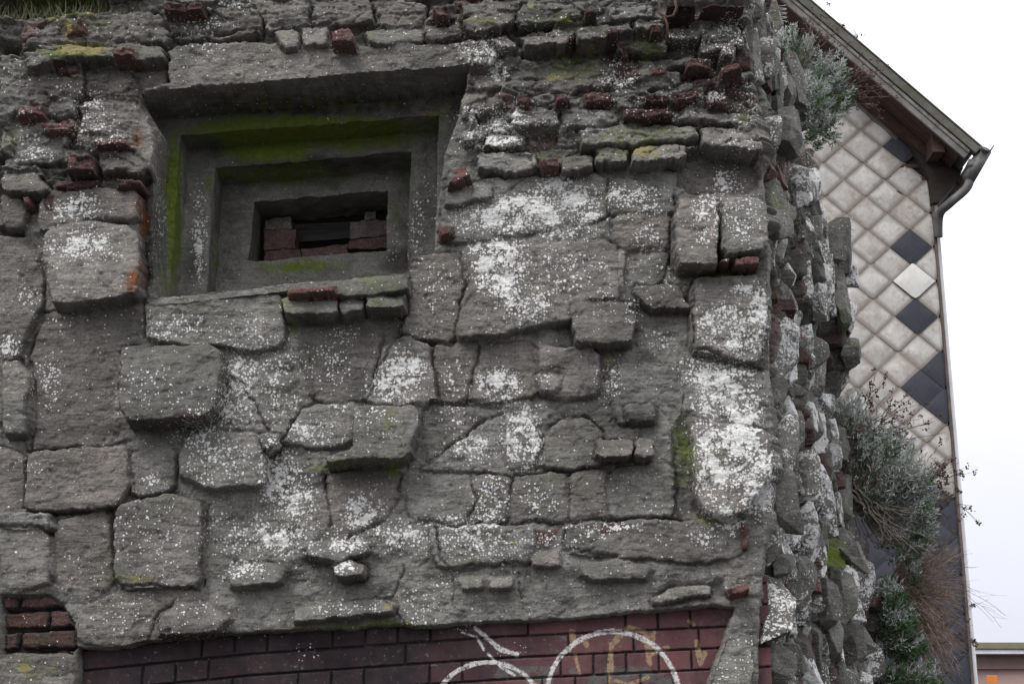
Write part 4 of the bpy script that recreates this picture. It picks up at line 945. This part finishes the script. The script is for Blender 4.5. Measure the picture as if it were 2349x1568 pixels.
# low building far right, and the orange board before it
LB = empty('low_building', (9.5, 24, 0), label='low building faced in pinkish panels with a flat white-edged roof', cat='building')
pa, pb_ = P3(2206, 1500, 24), P3(2480, 1512, 24)
PINK = NT('pink_panels')
def pinkm():
    m = PINK; br = m.n('TexBrick'); br.inputs['Scale'].default_value = 1.0; br.inputs['Color1'].default_value = (.40, .27, .245, 1); br.inputs['Color2'].default_value = (.46, .31, .28, 1); br.inputs['Mortar'].default_value = (.33, .25, .23, 1)
    br.inputs['Mortar Size'].default_value = .012; br.inputs['Brick Width'].default_value = .62; br.inputs['Row Height'].default_value = .40; br.offset = 0
    sw = m.n('SeparateXYZ'); m.l(m.tc, sw.inputs[0]); cw_ = m.n('CombineXYZ'); m.l(sw.outputs[0], cw_.inputs[0]); m.l(sw.outputs[2], cw_.inputs[1]); m.l(cw_.outputs[0], br.inputs['Vector'])
    c = m.mix(m.ramp(m.noise(1.2, 4), .3, .7, 0, .4), br.outputs[0], (.34, .25, .22)); return m.done(c, None, .8)
PINKM = pinkm()
mb = MB(); mb.box((pa.x-1.5, 24, 0), (pb_.x+6, 32, pa.z)); mb.build('wall', PINKM, LB)
mb = MB(); mb.box((pa.x-1.7, 23.9, pa.z-.28), (pb_.x+6.2, 23.995, pa.z-.02)); mb.build('brown_band', simple('band', (.20, .13, .12), (.16, .11, .10), 3, .8, 0), LB)
mb = MB(); mb.box((pa.x-1.8, 23.7, pa.z-.015), (pb_.x+6.4, 32.3, pa.z+.07)); mb.build('fascia', LEADW, LB, bevel=.01)
mb = MB(); mb.box((pa.x-1.8, 23.66, pa.z+.075), (pb_.x+6.4, 32.35, pa.z+.20)); mb.build('roof_edge', simple('mossy_felt', (.17, .165, .09), (.22, .20, .15), 2, .9, 0), LB, bevel=.01)
a_, b_ = P3(2264, 1548, 22), P3(2288, 1549, 22)
OB = empty('signboard', (a_.x, 22, 0), label='small orange board on a post before the pink panelled building', cat='sign')
ORG = simple('orange_paint', (.62, .22, .045), (.52, .18, .04), 4, .6, 0)
mb = MB(); mb.box((a_.x, 22, a_.z-.75), (b_.x, 22.05, a_.z)); mb.build('board', ORG, OB, bevel=.01)
mb = MB(); mb.box((a_.x+.05, 22.055, 0), (a_.x+.1, 22.1, a_.z-.1)); mb.build('post', ZINC, OB)

# ground
mb = MB(); mb.add([(-300, -300, 0), (300, -300, 0), (300, 300, 0), (-300, 300, 0)], [(0, 1, 2, 3)])
mb.build('ground', simple('asphalt', (.05, .05, .05), (.07, .068, .065), 9, .95, .01), kind='structure')

# ------------------------------------------------------------------ plants on the flank and the wall top
def leafmat(name, c1, c2):
    m = NT(name); a = m.attr('rnd').outputs['Fac']; c = m.mix(a, c1, c2); c = m.mix(m.ramp(m.noise(30, 3), .4, .7, 0, .5), c, tuple(q*.6 for q in c1))
    tr = m.n('BsdfTranslucent'); m.l(c, tr.inputs[0]); mx = m.n('MixShader'); mx.inputs[0].default_value = .2; m.done(c, None, .65); m.l(m.b.outputs[0], mx.inputs[1]); m.l(tr.outputs[0], mx.inputs[2]); m.l(mx.outputs[0], m.out.inputs[0]); return m.m
LEAF_S = leafmat('silver_leaf', (.33, .37, .34), (.66, .69, .65)); LEAF_G = leafmat('green_leaf', (.05, .10, .04), (.17, .26, .13))
TWIG = simple('dry_twig', (.17, .12, .095), (.09, .065, .052), 30, .9, 0); TWIGP = simple('pale_twig', (.30, .26, .22), (.17, .145, .12), 30, .9, 0); SEED = simple('seed_head', (.085, .052, .048), (.15, .10, .085), 60, .95, 0)
def rv(s=1.): return Vector((random.gauss(0, s), random.gauss(0, s), random.gauss(0, s)))
def leaf(mb, p, d, L, W):
    d = d.normalized(); side = d.cross(rv(1)).normalized(); nrm = side.cross(d)
    m1 = p+d*L*.5+nrm*L*.06; tip = p+d*L-nrm*L*.06
    mb.add([p, m1+side*W*.5, tip, m1-side*W*.5], [(0, 1, 2), (0, 2, 3)], random.random())
def shrub(label, root, blobs, nshoots, silver, seed, nleaf=20, L=.034, W=.008, droop=0):
    """shoots run from the root to points scattered through the traced volume; each ends in a tuft of narrow leaves"""
    random.seed(seed); o = empty('shrub', root, label=label, cat='shrub', group='shrubs rooted in the bunker wall'); root = Vector(root)
    ls, lg, tw = MB(), MB(), MB(); tot = sum(b[3] for b in blobs)
    for k in range(nshoots):
        r_ = random.random()*tot
        for b in blobs:
            r_ -= b[3]
            if r_ <= 0: break
        c_, rad, az, _ = b; v = rv(.5); v = v if v.length < 1 else v.normalized()
        end = c_+Vector((v.x*rad.x, v.y*rad.y, v.z*rad.z))
        mid = root.lerp(end, .5)+Vector((0, 0, -.05-droop))+rv(.02)
        pts = [root.lerp(end, 0)+rv(.03), root.lerp(mid, .6), mid, mid.lerp(end, .6)+rv(.012), end]
        if k % 3 == 0: tw.tube(pts, .0035, 4, .0015)
        d = (end-mid).normalized()*.7+Vector((.15, -.2, .55)); mbx = ls if random.random() < silver+(.35 if v.z > .1 else -.3) else lg
        for q in range(nleaf):
            t = q/nleaf; p = end-d.normalized()*(.075*(1-t))+rv(.004)
            leaf(mbx, p, d.normalized()*(.25+.9*t)+rv(.55), L*random.uniform(.6, 1.15), W*random.uniform(.7, 1.2))
    ls.build('silver_leaves', LEAF_S, o); lg.build('green_leaves', LEAF_G, o); tw.build('stems', TWIGP, o, smooth=True); return o
def blob(u, v, ru, rv_, Y, ry, wt):
    c_ = P3(u, v, Y); a = (P3(u+ru, v, Y)-c_).x; b = (c_-P3(u, v+rv_, Y)).z; return (c_, Vector((a, ry, b)), 0, wt)
Y1 = 2.3
shrub('silvery shrub at the top of the wall corner, under the roof verge', P3(1812, 190, Y1+.1), [blob(1830, 130, 60, 62, Y1, .16, 1.4), blob(1900, 180, 50, 65, Y1, .16, 1.6), blob(1925, 215, 38, 50, Y1-.05, .12, .9), blob(1895, 285, 38, 55, Y1-.1, .1, .8), blob(1800, 90, 36, 36, Y1-.1, .12, .6), blob(1860, 215, 45, 50, Y1-.15, .12, 1.)], 520, .62, 11)
shrub('large silvery shrub halfway up the wall, bare twigs tangled beneath it', P3(1935, 1120, Y1+.1), [blob(1960, 965, 60, 75, Y1, .16, 1.5), blob(2015, 1030, 85, 75, Y1, .18, 2.2), blob(2075, 1090, 70, 55, Y1-.05, .18, 1.5), blob(2115, 1160, 42, 60, Y1-.05, .15, 1.0), blob(2110, 1210, 40, 40, Y1, .12, .7), blob(2040, 1140, 70, 50, Y1, .12, 1.), blob(2090, 1240, 50, 45, Y1, .12, .8)], 820, .88, 12, droop=.05)
shrub('small silvery tuft hanging below the large shrub', P3(2085, 1275, Y1+.15), [blob(2098, 1305, 20, 34, Y1, .07, 1)], 34, .8, 13, 14)
shrub('dense green shrub hugging the lower wall edge', P3(2010, 1440, Y1+.1), [blob(2040, 1365, 34, 45, Y1, .14, 1.), blob(2065, 1425, 44, 55, Y1, .16, 1.5), blob(2085, 1475, 42, 36, Y1, .14, .9)], 400, .32, 14)
shrub('green shrub cut off by the bottom of the picture', P3(2010, 1600, Y1+.1), [blob(2060, 1550, 40, 34, Y1, .14, 1.), blob(2120, 1555, 42, 45, Y1, .16, 1.2), blob(2080, 1620, 70, 40, Y1, .16, 1.2)], 300, .3, 15)
# bare woody limbs below the large shrub
def sprig(mb, sd, p0, p1, r_=.0035, bend=.06, heads=0, side=4):
    p0 = Vector(p0); p1 = Vector(p1); L = (p1-p0).length; m_ = p0.lerp(p1, .5)+Vector((0, 0, -bend*L))+rv(.02*L)
    pts = [p0*(1-t)**2+m_*2*t*(1-t)+p1*t*t+rv(.006)*(t*(1-t)*4) for t in [k/8 for k in range(9)]]; mb.tube(pts, r_, 5, r_*.4)
    for k in range(side):
        t = random.uniform(.4, 1); b = pts[int(t*8)]; e_ = b+(p1-p0).normalized()*random.uniform(.02, .09)+rv(.028); mb.tube([b, b.lerp(e_, .5)+rv(.004), e_], r_*.45, 4, r_*.25)
        if heads:
            one = MB()
            for q in range(heads): c_ = e_+rv(.007); blobseed(one, c_, random.uniform(.0035, .0065))
            sd.append(one)
def blobseed(mb, c_, r_):
    vs = [c_+Vector(q)*r_*random.uniform(.7, 1.3) for q in ((1, 0, 0), (-1, 0, 0), (0, 1, 0), (0, -1, 0), (0, 0, 1), (0, 0, -1))]
    mb.add(vs, [(0, 2, 4), (2, 1, 4), (1, 3, 4), (3, 0, 4), (2, 0, 5), (1, 2, 5), (3, 1, 5), (0, 3, 5)])
def dryplant(label, root, ends, seed, heads=7, side=5, mat=TWIG, r_=.003, bend=.05, name='dry_plant'):
    random.seed(seed); o = empty(name, root, label=label, cat='dry plant', group='dry stems on the bunker wall'); st = MB()
    for e_ in ends:
        sd_ = []; sprig(st, sd_, Vector(root)+rv(.02), e_, r_, bend, heads, side)
        if heads > 1:
            for one in sd_: one.build('seed_head', SEED, o)
    st.build('stems', mat, o, smooth=True)
random.seed(5)
dryplant('dry stems with brown seed heads reaching past the roof verge', P3(1835, 150, Y1-.1), [P3(u, v, Y1-.15) for u, v in [(1878, 8), (1895, 12), (1968, 85), (1982, 92), (1940, 52), (1915, 48), (1860, 60), (1800, 25)]], 21, 8)
dryplant('brown twiggy stems in front of the soffit above the first slates', P3(1910, 215, Y1-.05), [P3(u, v, Y1-.1) for u, v in [(1990, 140), (2010, 160), (2030, 190), (2025, 225), (2000, 240), (1980, 175), (2015, 205), (1990, 225), (1960, 165), (2005, 180)]], 22, 6, 7)
dryplant('dry seed-headed stems crossing the pale slates', P3(1950, 1000, Y1-.1), [P3(u, v, Y1-.12) for u, v in [(2010, 855), (2035, 860), (2095, 895), (2100, 905), (2030, 910), (2080, 935), (2135, 970), (2145, 965), (2050, 960), (2170, 990), (2110, 960), (2000, 870)]], 23, 8, 5)
dryplant('dry stems with dark seed heads standing against the sky', P3(2080, 1120, Y1-.1), [P3(u, v, Y1-.12) for u, v in [(2180, 1060), (2192, 1075), (2205, 1082), (2180, 1120), (2196, 1140), (2232, 1160), (2225, 1168), (2190, 1190), (2195, 1100), (2186, 1050), (2150, 1030), (2200, 1060), (2175, 1045)]], 24, 9, 5)
dryplant('rusty brown brush filling the gap beside the green shrubs', P3(2050, 1350, Y1+.2), [P3(random.uniform(2060, 2212), random.uniform(1240, 1575), Y1+random.uniform(-.1, .3)) for _ in range(330)], 25, 1, 8, simple('rust_twig', (.36, .27, .22), (.22, .16, .13), 30, .9, 0), .0030, -.08)
dryplant('thin arching stems curving out over the sky', P3(2130, 1340, Y1), [P3(2298, 1440, Y1), P3(2305, 1410, Y1), P3(2278, 1425, Y1), P3(2240, 1300, Y1), P3(2250, 1360, Y1), P3(2225, 1395, Y1)], 26, 0, 5, TWIG, .0016, -.28)
dryplant('two small dry seed heads low on the slate edge', P3(2130, 1480, Y1), [P3(2222, 1395, Y1), P3(2212, 1450, Y1), P3(2228, 1450, Y1)], 27, 8)
dryplant('tangle of pale bare branches under the large shrub', P3(1955, 1120, Y1), [P3(u, v, Y1-.15) for u, v in [(2095, 1175), (2100, 1165), (2080, 1180), (2050, 1190), (2110, 1270), (2130, 1265), (2070, 1250), (2020, 1160), (2150, 1240), (2060, 1215), (1990, 1180), (2040, 1240)]], 28, 0, 5, TWIGP, .0052, .14)
# razor wire loops
WIRE = simple('galvanised_wire', (.45, .45, .45), (.3, .3, .3), 40, .5, 0, metal=.5)
def coil(label, u, v, Y, r_, n, dz, seed):
    random.seed(seed); c_ = P3(u, v, Y); o = empty('wire_coil', c_, label=label, cat='wire coil', group='coils of wire on the bunker'); mb = MB(); pts = []
    for k in range(n*18): t = 2*math.pi*k/18; pts.append(c_+Vector((math.cos(t)*r_, math.sin(t)*r_*.6, math.sin(t)*r_*.35+dz*k/18)))
    mb.tube(pts, .0022, 5); mb.build('wire', WIRE, o, smooth=True); bb = MB()
    for k in range(0, len(pts), 9): p = pts[k]; bb.tube([p-Vector((.008, 0, .008)), p+Vector((.008, 0, .008))], .0014, 4, .0004)
    bb.build('barbs', WIRE, o)
coil('coil of wire hanging from the top right corner of the bunker', 1788, 50, Y1, .045, 4, .028, 31)
coil('coil of wire against the middle slates', 1945, 560, Y1, .04, 4, .042, 32)
# iron rod at the wall head
mb = MB(); r0 = P3(1511, -40, -.19); mb.tube([r0, P3(1512, 30, -.19), P3(1524, 40, -.2), P3(1530, 55, -.2), P3(1532, 100, -.17)], .006, 6)
mb.tube([P3(1545, -10, -.2), P3(1552, 18, -.2), P3(1545, 36, -.2), P3(1530, 40, -.2), P3(1516, 32, -.2)], .006, 6)
tag(mb.build('iron_rod', simple('rusted_iron', (.05, .04, .035), (.1, .05, .03), 20, .8, 0), smooth=True), 'dark iron rod with a hooked end hanging over the top stones', 'iron rod')
# wire mesh and grasses on the ledge at top left
FN = empty('wire_fence', P3(100, 30, .1), label='rusty wire mesh behind the grass at the top left ledge', cat='fence'); mb = MB()
for k in range(30):
    u = -60+k*24
    mb.tube([P3(u, -60, .12), P3(u+random.uniform(-4, 4), 46, .12)], .0018, 4)
    mb.tube([P3(u-60, -60, .122), P3(u+40, 46, .122)], .0014, 4)
for v in (-20, 28): mb.tube([P3(-80, v, .118), P3(380, v-14, .118)], .0025, 4)
mb.build('mesh', simple('rusty_mesh', (.12, .07, .045), (.25, .2, .16), 30, .8, 0), FN)
random.seed(77); mb = MB()
for k in range(420):
    u = random.uniform(-40, 330); b = P3(u, np.interp(u, [0, 90, 250, 400], [44, 42, 34, 22])+random.uniform(-6, 4), -.02+random.uniform(-.02, .16)); h_ = random.uniform(.02, .09)
    e_ = b+Vector((random.gauss(0, .025), random.gauss(-.01, .02), h_)); s_ = Vector((.0016, 0, 0)); m_ = b.lerp(e_, .55)+Vector((0, 0, .008)); mb.add([b-s_, b+s_, m_+s_*.7, e_, m_-s_*.7], [(0, 1, 2, 3, 4)], random.random())
mb.build('grass', leafmat('grass_blade', (.05, .075, .03), (.20, .18, .11)), label='thin green and straw grass on the top left ledge', cat='grass', kind='stuff')
